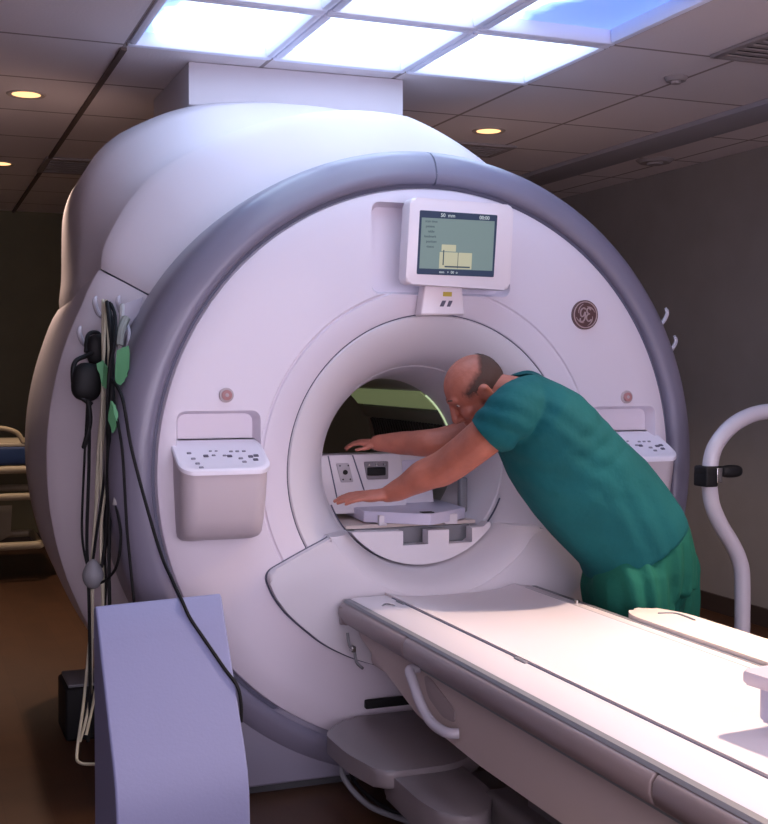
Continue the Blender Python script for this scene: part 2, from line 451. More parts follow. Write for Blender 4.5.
# dark hairline between cover and flare, and along the hidden gap
ring_xz(bm, [(.5265, .010), (.5195, .010)], n=128)
bobj('seam', bm, SEAM, G, smooth=False)
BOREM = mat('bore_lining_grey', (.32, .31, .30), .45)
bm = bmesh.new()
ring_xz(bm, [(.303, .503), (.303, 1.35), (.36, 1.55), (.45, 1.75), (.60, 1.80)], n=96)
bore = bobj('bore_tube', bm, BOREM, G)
def bore_strip(name, r, a0, a1, y0, y1, m, th=.006):
    bm = bmesh.new(); n = 14
    rows = []
    for i in range(n + 1):
        a = math.radians(a0 + (a1 - a0) * i / n)
        rows.append([bm.verts.new((rr * math.cos(a), y, CZ + rr * math.sin(a))) for rr, y in ((r, y0), (r, y1), (r - th, y1), (r - th, y0))])
    for i in range(n):
        for k in range(4): bm.faces.new((rows[i][k], rows[i][(k + 1) % 4], rows[i + 1][(k + 1) % 4], rows[i + 1][k]))
    bm.faces.new(rows[0]); bm.faces.new(rows[-1][::-1])
    return bobj(name, bm, m, bore)
lightm = emis('bore_light_green', (.52, .62, .30), .17)
lightm.node_tree.nodes['Principled BSDF'].inputs['Base Color'].default_value = (.2, .24, .12, 1)
bore_strip('light_strip', .302, 37, 56, .52, 1.4, lightm)
bore_strip('lower_strip', .302, 24, 35, .52, 1.4, mat('bore_strip_greygreen', (.20, .21, .17), .5))
# ribbed dark grille on the bore side
bm = bmesh.new()
for q in range(26):
    y0 = .56 + q * .030
    for k in range(6):
        a = math.radians(-14 + 6.2 * k + 3)
        c = Vector((.294 * math.cos(a), y0, CZ + .294 * math.sin(a)))
        box(bm, c, (.012, .014, .034), rot=Matrix.Rotation(-a, 3, 'Y'))
gr = bobj('ribbed_grille', bm, GRILLE, bore)
# gleam on the throat's edge, put in as a faintly glowing arc
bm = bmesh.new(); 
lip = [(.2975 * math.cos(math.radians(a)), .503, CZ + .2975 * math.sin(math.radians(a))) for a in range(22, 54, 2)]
tube(bm, lip, .0035, 6); bobj('throat_gleam', bm, emis('painted_gleam', (.8, 1, .6), .55), bore)

# lavender rim: two halves meeting at the top
rim = [(.963, .05), (.963, .014), (.969, .002), (.982, -.006), (1.00, -.004), (1.03, .006), (1.055, .024), (1.073, .050), (1.083, .085), (1.086, .13), (1.086, .24), (1.082, .33), (1.070, .40), (1.0, .42)]
for a0, a1 in ((90.15, 270), (-90, 89.85)):
    bm = bmesh.new(); ring_xz(bm, rim, a0, a1, 110, clampz=.012, capends=False); bobj('rim_cover', bm, RINGM, G)
bm = bmesh.new(); ring_xz(bm, [(.94, .03), (.97, .03)], n=128); bobj('rim_seam', bm, SEAM, G, smooth=False)
bm = bmesh.new(); tube(bm, [(0, .05, CZ + r) for r in (.95, 1.0)], .004, 6)
for i in range(len(rim) - 2):
    pass
tube(bm, [(0, y + .003, CZ + r - .003) for r, y in rim[1:-1]], .0035, 6); bobj('rim_joint', bm, SEAM, G)

# rear housing, lofted, upper and lower halves either side of a seam
STN = [.36, .42, .47, .502, .512, .522, .545, .58, .66, .78, .90, 1.20, 1.50, 1.70, 1.80]
TAB = [(0, 1.25), (30, 1.22), (45, 1.22), (60, 1.24), (70, 1.27), (83, 1.35), (94, 1.385), (106, 1.445), (116, 1.505), (122, 1.52), (127, 1.53), (132, 1.545), (138, 1.455), (146, 1.28), (151, 1.25), (158, 1.24), (180, 1.235), (270, 1.23), (360, 1.25)]
def interp(tab, a):
    for (a0, r0), (a1, r1) in zip(tab, tab[1:]):
        if a0 <= a <= a1: return r0 + (r1 - r0) * (a - a0) / (a1 - a0)
    return tab[-1][1]
def full(a):
    return sum(interp(TAB, max(0, min(360, a + d))) for d in (-5, -2.5, 0, 2.5, 5)) / 5
def crest(a):
    return interp([(0, 1.15), (40, 1.15), (55, 1.155), (72, 1.235), (85, 1.298), (95, 1.305), (112, 1.312), (123, 1.325), (131, 1.335), (137, 1.315), (143, 1.285), (148, 1.25), (153, 1.235), (180, 1.225), (270, 1.22), (360, 1.225)], a)
def rr(a, y, upper):
    c, f = crest(a), full(a); b0 = 1.075
    if y <= .36: r = b0
    elif y <= .502: r = b0 + (c - b0) * ((y - .36) / .142) ** .85
    elif y <= .522: r = c + .004 * math.sin(PI * (y - .502) / .02)
    elif y <= .90:
        t = (y - .525) / .375; t = t * t * (3 - 2 * t); r = c + (f - c) * t - .042 * math.sin(PI * min(1, (y - .522) / .20)) * (1 if upper else 0)
    elif y <= 1.5: r = f - .02 * ((y - .9) / .6)
    else: r = (f - .02) - .35 * ((y - 1.5) / .3) ** 2
    return r
def seam_deg(y): return 147 if y < .55 else 147 + min(1, (y - .55) / .35) * 4.5
for name, up in (('upper_rear_cover', True), ('lower_rear_cover', False)):
    bm = bmesh.new(); rows = []; n = 96 if up else 120
    for y in STN:
        sl = seam_deg(y); row = []
        a0, a1 = (33, sl - .15) if up else (sl + .15, 360 + 33)
        for i in range(n + 1):
            a = a0 + (a1 - a0) * i / n; r = rr(a % 360 if a != 360 else 360, y, up) - (.004 if up else 0)
            e = min(i, n - i); r -= {0: .012, 1: .003}.get(e, 0)
            z = max(.03, CZ + r * math.sin(math.radians(a)))
            row.append(bm.verts.new((r * math.cos(math.radians(a)), y, z)))
        rows.append(row)
    for j in range(len(rows) - 1):
        for i in range(n): bm.faces.new((rows[j][i], rows[j + 1][i], rows[j + 1][i + 1], rows[j][i + 1]))
    bobj(name, bm, REAR, G)
# core that closes the body behind the seam and at the back
bm = bmesh.new(); rows = []
for y, d in ((.40, .05), (.5, .06), (.60, .075), (.75, .06), (.9, .04), (1.5, .05), (1.78, .04)):
    rows.append([bm.verts.new(((rr(a, y, True) - d) * math.cos(math.radians(a)), y, max(.04, CZ + (rr(a, y, True) - d) * math.sin(math.radians(a))))) for a in range(0, 360, 4)])
rows.append([bm.verts.new((.60 * math.cos(math.radians(a)), 1.80, CZ + .60 * math.sin(math.radians(a)))) for a in range(0, 360, 4)])
for j in range(len(rows) - 1):
    for i in range(90): bm.faces.new((rows[j][i], rows[j + 1][i], rows[j + 1][(i + 1) % 90], rows[j][(i + 1) % 90]))
bobj('inner_shell', bm, SEAM, G)
# plinth
B('plinth', (0, .22, .155), (1.50, .40, .25), PLINTH, G, bev=.01)
B('kick_strip', (0, .24, .016), (1.44, .38, .03), KICK, G)

# docking shroud: raised plate below the bore
pts = [(-.385, .845), (-.392, .839), (-.471, .803), (-.603, .738), (-.578, .668), (-.53, .60), (-.41, .494), (-.30, .435), (-.15, .385), (0, .37), (.15, .385), (.30, .435), (.41, .494), (.53, .60), (.578, .668), (.603, .738), (.471, .803), (.385, .845)] + [(.436 * math.cos(math.radians(a)), CZ + .436 * math.sin(math.radians(a))) for a in range(-34, -150, -8)]
rad = [.004, .03, .03, .035, .03, .05, .05, .05, .05, .05, .05, .05, .05, .05, .03, .035, .03, .03, .004] + [.001] * 15
pp = roundpoly(pts, rad)
P('docking_shroud', [(x, .10, z) for x, z in pp], (0, -.135, 0), LINER, G, bev=.012, seg=3, only='far')
bm = bmesh.new(); ol = [(x * 1.004, -.001, CZ + (z - CZ) * 1.004) for x, z in roundpoly(pts[:19], rad[:19])]
tube(bm, ol, .0035, 6); bobj('shroud_seam', bm, SEAM, G)

bm = bmesh.new(); rows = []
for r, y in ((.352, .125), (.358, .085), (.372, .035), (.395, -.005), (.42, -.028), (.444, -.0355), (.444, .10)):
    a0 = 180 + math.degrees(math.asin((CZ - .846) / r)); a1 = 540 - a0
    rows.append([bm.verts.new((r * math.cos(math.radians(a0 + (a1 - a0) * i / 60)), y, CZ + r * math.sin(math.radians(a0 + (a1 - a0) * i / 60)))) for i in range(61)])
for j in range(len(rows)):
    for i in range(60): bm.faces.new((rows[j][i], rows[(j + 1) % len(rows)][i], rows[(j + 1) % len(rows)][i + 1], rows[j][i + 1]))
bm.faces.new([r_[0] for r_ in rows]); bm.faces.new([r_[-1] for r_ in rows][::-1])
bobj('shroud_fillet', bm, LINER, G)

# bridge in the lower bore: front disc segment with notches, deck behind
def arc(r, a0, a1, n):
    return [(r * math.cos(math.radians(a0 + (a1 - a0) * i / n)), CZ + r * math.sin(math.radians(a0 + (a1 - a0) * i / n))) for i in range(n + 1)]
top = .838; ah = math.degrees(math.asin((CZ - top) / .346))
seg_ = arc(.346, 180 + ah, 360 - ah, 36)
seg_ += [(.262, top), (.262, top + .012), (.250, top + .012), (.235, top - .002), (.190, top - .004), (.190, .782), (.100, .782), (.100, top - .006), (.020, top - .006), (.020, .784), (-.075, .784), (-.075, top - .004), (-.13, top - .002), (-.20, top), (-.262, top)]
bridge = P('bore_bridge', [(x, .10, z) for x, z in seg_], (0, .05, 0), LINER, G)
B('bridge_deck', (0, .80, .842), (.50, 1.2, .012), BEIGEP, bridge)
P('notch_back', [(x, .19, z) for x, z in [(-.22, .77), (.22, .77), (.22, .835), (-.22, .835)]], (0, .01, 0), GREYP, bridge)
bm = bmesh.new(); ring_xz(bm, [(.350, .145), (.350, .15), (.3455, .15), (.3455, .145)], 180 + ah - 18, 360 - ah + 18, 60); bobj('bridge_seam', bm, SEAM, bridge)
# tray with pointed front lip
tp = [(-.170, .24), (-.15, .50), (.23, .50), (.215, .21), (.02, .075)]
tray = P('cradle_tray', [(x, y, .893) for x, y in roundpoly(tp, .006, 2)], (0, 0, -.040), TRAYM, G, bev=.003, seg=2)
P('tray_socket', [(x, y, .8955) for x, y in roundpoly([(.005, .10), (.0, .135), (.045, .135), (.045, .10)], .004, 2)], (0, 0, -.004), BLACK, tray)
for a, w in ((-.115, .03), (.13, .05)):
    yv = .24 - (a + .17) / .19 * .165 if a < .02 else .075 + (a - .02) / .195 * .135
    B('tray_foot', (a, yv + .006, .862), (w, .02, .036), LINER, tray, bev=.002)
# coil port unit inside the bore: plate with outlet, black connector panel
ports = empty('coil_port_box', (-.06, .42, .86)); ports.parent = G; ports.location = Vector((-.06, .42, .86)) - G.location
P('housing', [(x, .36, z) for x, z in roundpoly([(-.275, .87), (-.295, 1.085), (.02, 1.085), (.05, .87)], .008, 3)], (0, .10, 0), LINER, ports, bev=.004)
bm = bmesh.new()
tube(bm, [(-.262, .358, 1.083), (-.228, .358, .93)], .0025, 6); tube(bm, [(-.168, .358, 1.083), (-.115, .358, .93)], .0025, 6); bobj('panel_joint', bm, SEAM, ports)
pl = P('outlet_plate', [(x, .361, z) for x, z in roundpoly([(-.232, 1.055), (-.184, 1.055), (-.165, .985), (-.213, .985)], .006, 3)], (0, -.006, 0), mat('plate_grey', (.42, .39, .42), .4), ports, bev=.001)
bm = bmesh.new(); tube(bm, [(-.198, .357, 1.022), (-.198, .350, 1.022)], .009, 14)
for dx, dz in ((-.02, .024), (.012, .024), (-.008, -.026), (.02, -.026)): tube(bm, [(-.198 + dx, .357, 1.022 + dz), (-.198 + dx, .353, 1.022 + dz)], .003, 8)
bobj('outlet_socket', bm, BLACK, pl)
cp = P('connector_frame', [(x, .361, z) for x, z in roundpoly([(-.125, 1.058), (-.03, 1.058), (-.03, .992), (-.112, .992)], .006, 3)], (0, -.008, 0), mat('connector_grey', (.20, .18, .20), .4), ports, bev=.001)
B('connector', (-.078, .351, 1.022), (.072, .010, .030), BLACK, cp, bev=.004)
for k in range(3):
    bm = bmesh.new(); tube(bm, [(-.108 + k * .03, .353, 1.047), (-.108 + k * .03, .344, 1.047)], .004, 8); bobj('latch_pin', bm, CHROME, cp)
P('side_block', [(x, .42, z) for x, z in roundpoly([(.04, .87), (.025, 1.075), (.165, 1.075), (.185, .87)], .008, 3)], (0, .10, 0), LINER, ports, bev=.004)
P('side_recess', [(x, .422, z) for x, z in roundpoly([(.062, .93), (.05, 1.055), (.135, 1.055), (.142, .93)], .01, 3)], (0, -.004, 0), TRAYM, ports, bev=.002)
B('far_post', (.245, .30, .93), (.03, .03, .13), GREYP, G, bev=.006)

# monitor on a bracket
mon = empty('monitor', (.035, -.06, 1.81)); mon.parent = G; mon.location = Vector((.035, -.06, 1.81)) - G.location
q4 = [(-.152, 1.676), (-.135, 1.958), (.243, 1.951), (.230, 1.664)]
P('bezel', [(x, -.035, z) for x, z in roundpoly(q4, .022, 5)], (0, -.065, 0), MONW, mon, bev=.009, seg=3)
SC_BG = emis('screen_teal', (.15, .21, .205), .85); SC_DK = emis('screen_navy', (.012, .025, .06), 1.0)
SC_BE = emis('screen_beige', (.42, .41, .28), .85); SC_TX = emis('screen_text_pale', (.45, .5, .5), 1.0); SC_T2 = emis('screen_text_dark', (.03, .05, .07), 1.0)
scr = P('screen', [(x, -.098, z) for x, z in roundpoly([(-.113, 1.708), (-.102, 1.917), (.181, 1.914), (.168, 1.706)], .004, 2)], (0, -.004, 0), SC_DK, mon)
def scr_rect(name, x0, z0, x1, z1, m, d=.001, par=None):
    sh = lambda x, z: (x + (z - 1.81) * .052 + .010, -.102, z)
    return P(name, [sh(x0, z0), sh(x0, z1), sh(x1, z1), sh(x1, z0)], (0, -d, 0), m, par or scr)
scr_rect('screen_field', -.110, 1.727, .156, 1.893, SC_BG)
scr_rect('screen_picture', -.040, 1.729, .078, 1.783, SC_BE, .0016)
scr_rect('screen_picture', -.034, 1.786, .018, 1.808, SC_BE, .0016)
scr_rect('screen_line', .026, 1.731, .028, 1.783, SC_T2, .002); scr_rect('screen_line', -.02, 1.733, .072, 1.738, SC_T2, .002)
scr_rect('screen_line', -.028, 1.740, -.024, 1.79, SC_T2, .002)
def put_text(txt, x, z, size, m, y=-.1035, par=None, name='lettering'):
    me = text_mesh(txt, size); me.transform(Matrix.Translation((x + .010, y, z)) @ Matrix.Rotation(PI / 2, 4, 'X'))
    return link(name, me, m, par or scr, smooth=False)
put_text('50  mm', -.012, 1.9035, .017, SC_TX); put_text('00:00', .122, 1.902, .017, SC_TX)
for k, t_ in enumerate(('scan time', 'patient', 'table', 'landmark', 'position', 'status')):
    put_text(t_, -.076 + (0 if k % 2 else .004), 1.882 - k * .0165, .0115, SC_T2)
put_text('mm   +  00  o', -.01, 1.717, .012, SC_TX)
mb = P('monitor_bracket', [(x, -.004, z) for x, z in roundpoly([(-.062, 1.69), (-.080, 1.575), (.082, 1.580), (.070, 1.69)], .008, 3)], (0, -.056, 0), MONW, mon, bev=.006)
scr_rect('warning_label', -.002, 1.640, .030, 1.655, GOLD, .0015, mb).location.y += .040
for p2 in ([(-.012, 1.606), (-.002, 1.626), (.012, 1.626), (.002, 1.606)], [(.014, 1.606), (.022, 1.626), (.036, 1.626), (.026, 1.606)]):
    P('label', [(x, -.060, z) for x, z in p2], (0, -.0015, 0), KEYD, mb)

# badge: dark disc, pale ring, script monogram and four swirls
lg = empty('badge', (.579, 0, 1.591)); lg.parent = G; lg.location = Vector((.579, 0, 1.591)) - G.location
lx, lz = .579, 1.591
P('badge_disc', [(lx + .052 * math.cos(a * PI / 24), 0, lz + .052 * math.sin(a * PI / 24)) for a in range(48)], (0, -.010, 0), LOGOD, lg, bev=.002)
bm = bmesh.new(); tube(bm, [(lx + .046 * math.cos(a * PI / 24), -.011, lz + .046 * math.sin(a * PI / 24)) for a in range(48)], .0022, 6, closed=True)
for k in range(4):
    a0 = k * PI / 2 + PI / 4
    pts_ = [((.039 - .010 * t) * math.cos(a0 - .55 + 1.15 * t), (.039 - .010 * t) * math.sin(a0 - .55 + 1.15 * t)) for t in (0, .25, .5, .75, 1)]
    tube(bm, catmull([(lx + a, -.0115, lz + b) for a, b in pts_], 4), [.0022 * (1 - .6 * abs(i / 16 - .5) * 2) for i in range(17)], 6)
bobj('badge_ring', bm, LOGOL, lg)
bm = bmesh.new()
g_ = [(.000, .017), (-.007, .021), (-.016, .014), (-.018, .002), (-.013, -.006), (-.006, -.002), (-.002, .008), (-.001, .000), (-.003, -.013), (-.010, -.021), (-.019, -.019), (-.018, -.011)]
e_ = [(.018, .015), (.013, .021), (.006, .018), (.005, .010), (.011, .003), (.015, .003), (.008, .001), (.003, -.007), (.006, -.017), (.013, -.020), (.020, -.014)]
for l_ in (g_, e_): tube(bm, catmull([(lx + a * 1.15, -.0115, lz + b * 1.15) for a, b in l_], 5), .0026, 6)
bobj('badge_monogram', bm, LOGOL, lg)

# control pods
def pod(s):
    cx = s * .757
    t = empty('control_panel', (cx, 0, .86)); t.parent = G; t.location = Vector((cx, 0, .86)) - G.location
    def sect(w, d, n=8):
        r = min(.05, d * .8); out = [(cx - w, .04)]
        for k in range(n + 1):
            a = PI + PI / 2 * k / n; out.append((cx - w + r + r * math.cos(a), -d + r + r * math.sin(a)))
        for k in range(n + 1):
            a = 1.5 * PI + PI / 2 * k / n; out.append((cx + w - r + r * math.cos(a), -d + r + r * math.sin(a)))
        out.append((cx + w, .04)); return out
    bm = bmesh.new(); rows = []
    lv = [(.856, .105, .02), (.859, .118, .045), (.867, .127, .075), (.883, .131, .098), (.93, .134, .115), (1.0, .137, .127), (1.05, .139, .132)]
    for z, w, d in lv: rows.append([bm.verts.new((x, y, z)) for x, y in sect(w, d)])
    top_ = [bm.verts.new((x, y, 1.064 + (y + .15) * .48)) for x, y in sect(.140, .134)]
    rows.append(top_); n = len(top_)
    for a, b in zip(rows, rows[1:]):
        for k in range(n): bm.faces.new((a[k], a[(k + 1) % n], b[(k + 1) % n], b[k]))
    bm.faces.new(rows[0][::-1]); bm.faces.new(top_)
    bobj('panel_body', bm, PODM, t)
    bm = bmesh.new(); rows = []
    for dz, gw in ((.0, .0), (.002, .004), (.014, .004), (.018, .0), (.018, -.008), (.014, -.014)):
        rows.append([bm.verts.new((x, y, 1.064 + (y + .15) * .48 + dz)) for x, y in sect(.142 + gw, .136 + gw)])
    n = len(rows[0])
    for a, b in zip(rows, rows[1:]):
        for k in range(n): bm.faces.new((a[k], a[(k + 1) % n], b[(k + 1) % n], b[k]))
    bm.faces.new(rows[0][::-1]); bm.faces.new(rows[-1])
    kp = bobj('keypad', bm, KEYP, t)
    rot = Matrix.Rotation(math.atan(.48), 3, 'X')
    keys = [(-.105, .02, 1), (-.098, -.015, 1), (-.09, -.045, 1), (-.083, -.07, 1), (-.052, .0, 2), (-.025, .003, 0), (.012, .0, 0), (.028, -.004, 2), (.04, .025, 0), (.062, .025, 0), (.085, .025, 0), (.063, -.02, 1), (.070, -.042, 1), (.10, -.01, 2), (.112, -.03, 2), (.12, -.005, 2), (-.03, .03, 3), (-.01, .03, 3)]
    for kx, ky, ty in keys:
        y = -.055 + ky * .9; z = 1.064 + (y + .15) * .48 + .0145
        sz = [(.012, .007), (.014, .009), (.016, .012), (.010, .004)][ty]
        o = B('key', (cx + kx * .93, y, z), (sz[0], sz[1], .006), (KEYM, KEYM, KEYD, KEYM)[ty], kp, bev=.0015, seg=1, rot=rot)
    return t
pod(-1); pod(1)
for x, z in ((-.727, 1.313), (.758, 1.297)):
    t = empty('emergency_button', (x, 0, z)); t.parent = G; t.location = Vector((x, 0, z)) - G.location
    for nm, r, d0, d1, m_ in (('button_collar', .0235, .0, -.008, SILV), ('button_cap', .0165, -.008, -.015, REDB), ('button_mark', .006, -.015, -.0165, SILV)):
        P(nm, [(x + r * math.cos(a * PI / 12), d0, z + r * math.sin(a * PI / 12)) for a in range(24)], (0, d1 - d0, 0), m_, t, bev=.001, seg=2, only='far')

# hooks on the chamfer of the lower cover, both sides
def hook(s, z, rbase, y0, out_, up_=.05, w=(.75, -.65)):
    a = math.asin((z - CZ) / rbase); c = Vector((s * math.cos(a), 0, math.sin(a)))
    p0 = Vector((0, 0, CZ)) + c * rbase + Vector((0, y0, 0))
    d = (c * w[0] + Vector((0, w[1], 0))).normalized()
    pts_ = [p0 - d * .02, p0 + d * out_ * .5 - Vector((0, 0, .012)), p0 + d * out_ * .9 - Vector((0, 0, .008)), p0 + d * (out_ + .012) + Vector((0, 0, up_ * .45)), p0 + d * (out_ + .004) + Vector((0, 0, up_))]
    T('cable_hook', pts_, [.0085] * 25 + [.0078] * 4 + [.0055] * 4, TUBEW, G, seg=8)
    return pts_[2]
h1 = hook(-1, 1.575, 1.155, .425, .06, .042); h2 = hook(-1, 1.475, 1.155, .42, .07, .042); h3 = hook(-1, 1.58, 1.10, .385, .05, .04)
hook(1, 1.535, 1.18, .46, .155, .05, (1, -.15)); hook(1, 1.435, 1.18, .46, .155, .05, (1, -.15))

G['note'] = ''
del G['note']

# white duct from the scanner top up to the ceiling
duct = empty('duct_enclosure', (-.19, 1.35, 2.42), 'white boxed duct rising from the scanner top to the ceiling', 'duct')
P('casing', [(x, y, 2.43) for x, y in [(-.63, .97), (.26, .93), (.26, 1.70), (-.63, 1.70)]], (0, 0, CH - 2.431), mat('duct_white', (.62, .58, .62), .6, bump=.03, bscale=5), duct, bev=.006)

# ---------------------------------------------------------------- patient table
TZ = .65
TB = empty('patient_table', (0, -1.4, 0), 'long white patient table with taupe side bumper docked in front of the scanner', 'patient table')
Y0, Y1 = -.075, -2.75
def extr_y(name, prof, y0, y1, m, par, bev=0, closed=True, taper=None):
    return P(name, [(x, y0, z) for x, z in prof], (0, y1 - y0, 0), m, par, bev=bev, seg=3)
# deck with sunk cradle
extr_y('tabletop', [(-.335, .60), (-.338, .640), (-.326, .650), (-.212, .652), (-.206, .640), (-.206, .60)], Y0, Y1, TABLEW, TB, .004)
extr_y('tabletop_far_rail', [(.335, .60), (.338, .640), (.326, .650), (.285, .652), (.279, .640), (.279, .60)], Y0, Y1, TABLEW, TB, .004)
extr_y('under_frame', [(-.33, .56), (-.33, .602), (.33, .602), (.33, .56)], Y0 - .02, Y1, STRIP, TB, .003)
# cradle: shallow dished board
bm = bmesh.new(); rows = []; n = 20
for y in [Y0 + .02, Y0 + .017, Y0 - .05, Y0 - .3, Y0 - .8, Y0 - 1.4, Y0 - 2.0, Y1 + .03]:
    row = []
    for i in range(n + 1):
        t = i / n; x = -.203 + .479 * t; dish = .022 * (1 - (2 * t - 1) ** 4)
        row.append(bm.verts.new((x, y, .656 - dish)))
    for i in range(n, -1, -1):
        t = i / n; x = -.203 + .479 * t; row.append(bm.verts.new((x, y, .644 - .022 * (1 - (2 * t - 1) ** 4))))
    rows.append(row)
m_ = len(rows[0])
for j in range(len(rows) - 1):
    for i in range(m_): bm.faces.new((rows[j][i], rows[j][(i + 1) % m_], rows[j + 1][(i + 1) % m_], rows[j + 1][i]))
bm.faces.new(rows[0][::-1]); bm.faces.new(rows[-1])
bobj('cradle', bm, TABLEW, TB)
bm = bmesh.new(); tube(bm, [(-.2095, Y0 - .06, .651), (-.2095, Y1 + .01, .651)], .0035, 6); bobj('deck_seam', bm, SEAM, TB)
bm = bmesh.new(); tube(bm, [(.2785, Y0 - .06, .6525), (.2785, Y1 + .01, .6525)], .0035, 6); bobj('deck_seam', bm, GREYP, TB)
for y in (-.22, -1.03): B('seam_clip', (-.214, y, .653), (.012, .06, .006), GREYP, TB, bev=.002)
T('deck_mark', [(-.285, -.24, .652), (-.27, -.225, .653), (-.255, -.235, .653), (-.25, -.255, .652)], .003, CHROME, TB, seg=6)
T('rail_pin', [(.31, -.42, .650), (.31, -.42, .662)], .009, CHROME, TB, seg=10, sub=1)
# bumper rails with rounded nose
bp = [(-.334, .570), (-.352, .568), (-.368, .580), (-.374, .600), (-.372, .622), (-.362, .636), (-.348, .640), (-.334, .638)]
for s in (-1, 1):
    for k, (a, b) in enumerate(((Y0 + .012, -.612), (-.620, -1.842), (-1.850, Y1))):
        o = extr_y('side_bumper', [(x * -s, z) for x, z in bp], a, b, BUMPER, TB, .004 if k else .010)
    extr_y('bumper_trim', [(-s * -.335, .6385), (-s * -.3585, .6395), (-s * -.352, .647), (-s * -.335, .648)], Y0, Y1, GREYP, TB, .001)
P('nose_bumper', [(x, y, .568) for x, y in roundpoly([(-.372, Y0 + .006), (.372, Y0 + .006), (.372, Y0 - .03), (-.372, Y0 - .03)], .012)], (0, 0, .060), BUMPER, TB, bev=.010)
# side panels
RECESS = mat('panel_recess', (.34, .28, .27), .5)
side_pts = [(-.10, .555), (-.13, .53), (-.33, .475), (-.60, .405), (-1.0, .385), (-1.5, .385), (-2.1, .40), (-2.72, .43), (-2.72, .555)]
for s in (-1, 1):
    bm = bmesh.new(); prism(bm, [(s * .318, y, z) for y, z in roundpoly(side_pts, .03, 3)], (-s * .03, 0, 0), .008)
    sp = bobj('side_panel', bm, TABLEP, TB)
    P('panel_strip', [(s * .3185, y, z) for y, z in [(-.62, .545), (-2.72, .545), (-2.72, .558), (-.62, .558)]], (s * .006, 0, 0), STRIP, sp)
    h = T('grab_handle', [(s * .322, -.62, .548), (s * .352, -.625, .545), (s * .358, -.66, .520), (s * .358, -.72, .470), (s * .356, -.79, .440), (s * .350, -.87, .436), (s * .322, -.89, .436)], .0145, TUBEW, TB, seg=12)
    P('handle_recess', [(s * .3185, y, z) for y, z in roundpoly([(-.65, .535), (-.70, .535), (-.86, .49), (-.86, .455), (-.78, .45), (-.68, .48)], .02)], (s * .003, 0, 0), RECESS, sp, bev=.001)
B('underside', (0, -1.42, .50), (.58, 2.56, .12), TABLEP, TB, bev=.02)
B('end_panel', (0, -2.735, .52), (.62, .03, .17), TABLEP, TB, bev=.01)
B('lift_column', (.02, -1.25, .26), (.34, .62, .40), BASEM, TB, bev=.02)
B('column_cover', (.02, -1.28, .155), (.46, 1.00, .17), BASEM, TB, bev=.03)
B('base_frame', (.02, -1.30, .095), (.50, 1.9, .07), BASEM, TB, bev=.02)
for x in (-.19, .23):
    for y in (-.45, -2.15):
        c_ = empty('caster', (x, y, .04)); c_.parent = TB; c_.location = Vector((x, y, .04)) - TB.location
        bm = bmesh.new(); tube(bm, [(x - .014, y, .038), (x + .014, y, .038)], .038, 20); bobj('wheel', bm, BLACK, c_)
        B('fork', (x, y, .055), (.045, .03, .05), GREYP, c_, bev=.006)
# latch hanging under the nose
lt = T('dock_latch', [(-.355, -.11, .545), (-.352, -.12, .505), (-.34, -.13, .49), (-.335, -.14, .455), (-.325, -.17, .44)], .005, GREYP, TB, seg=8)
B('latch_block', (-.343, -.125, .495), (.016, .028, .02), CHROME, lt, bev=.004)
# foot shelves
def shelf(poly, z, th, nm, bev=.014):
    return P(nm, [(x, y, z) for x, y in roundpoly(poly, .05, 5)], (0, 0, -th), STEPM, TB, bev=bev, seg=3)
shelf([(-.462, -.19), (-.462, -.40), (-.425, -.60), (-.20, -.60), (-.05, -.50), (-.05, -.05), (-.34, -.05)], .25, .055, 'foot_shelf')
shelf([(-.385, -.48), (-.395, -.80), (-.37, -.93), (-.27, -.96), (-.175, -.80), (-.155, -.42)], .232, .085, 'foot_shelf')
B('dock_arm', (-.20, -.33, .11), (.16, .44, .12), BLACK, TB, bev=.02)
B('dock_bar', (-.33, -.30, .16), (.03, .36, .03), CHROME, TB, bev=.005)
B('shelf_hinge', (-.17, -.045, .285), (.20, .02, .03), BLACK, TB, bev=.005)
T('hose', [(-.39, -.20, .18), (-.41, -.22, .12), (-.36, -.30, .05), (-.30, -.42, .04), (-.26, -.52, .05), (-.22, -.60, .10)], .009, GREYP, TB, seg=8)
T('hose', [(-.36, -.16, .19), (-.37, -.20, .10), (-.33, -.36, .06), (-.29, -.50, .08), (-.25, -.58, .15)], .006, BLACK, TB, seg=8)
# arm board on the far side (can be lifted off)
ab = empty('arm_board', (.43, -1.15, .60), 'cream padded arm board with rounded tip along the far side of the patient table', 'arm board')
P('pad', [(x, y, .628) for x, y in roundpoly([(.352, -.665), (.392, -.585), (.475, -.575), (.525, -.70), (.525, -1.75), (.352, -1.75)], .045, 6)], (0, 0, .030), mat('armboard_cream', (.80, .68, .62), .5), ab, bev=.012, seg=4)
bm = bmesh.new(); tube(bm, catmull([(.44, -.68, .6585), (.49, -.70, .6585), (.485, -.80, .6585)], 6), .004, 6); bobj('pad_mark', bm, GREYP, ab)
for y in (-.9, -1.6): B('bracket', (.395, y, .602), (.10, .06, .035), GREYP, ab, bev=.006)
# coil pad whose corner shows at the right edge
cpd = empty('coil_pad', (.10, -1.86, .66), 'pale lavender coil block on the patient table, cut off by the right picture edge', 'coil')
rz = Matrix.Rotation(math.radians(6), 3, 'Z')
def pr_(pts_): return [rz @ Vector((x, y, 0)) + Vector((0.185, -1.86, 0)) for x, y in pts_]
P('coil_body', [(v.x, v.y, .655) for v in pr_(roundpoly([(-.16, .20), (.16, .20), (.16, -.2), (-.16, -.2)], .02))], (0, 0, .075), LBLUE, cpd, bev=.01)
P('coil_lid', [(v.x, v.y, .732) for v in pr_(roundpoly([(-.185, .225), (.18, .225), (.18, -.22), (-.185, -.22)], .02))], (0, 0, .028), mat('coil_pale', (.66, .60, .68), .4), cpd, bev=.008)

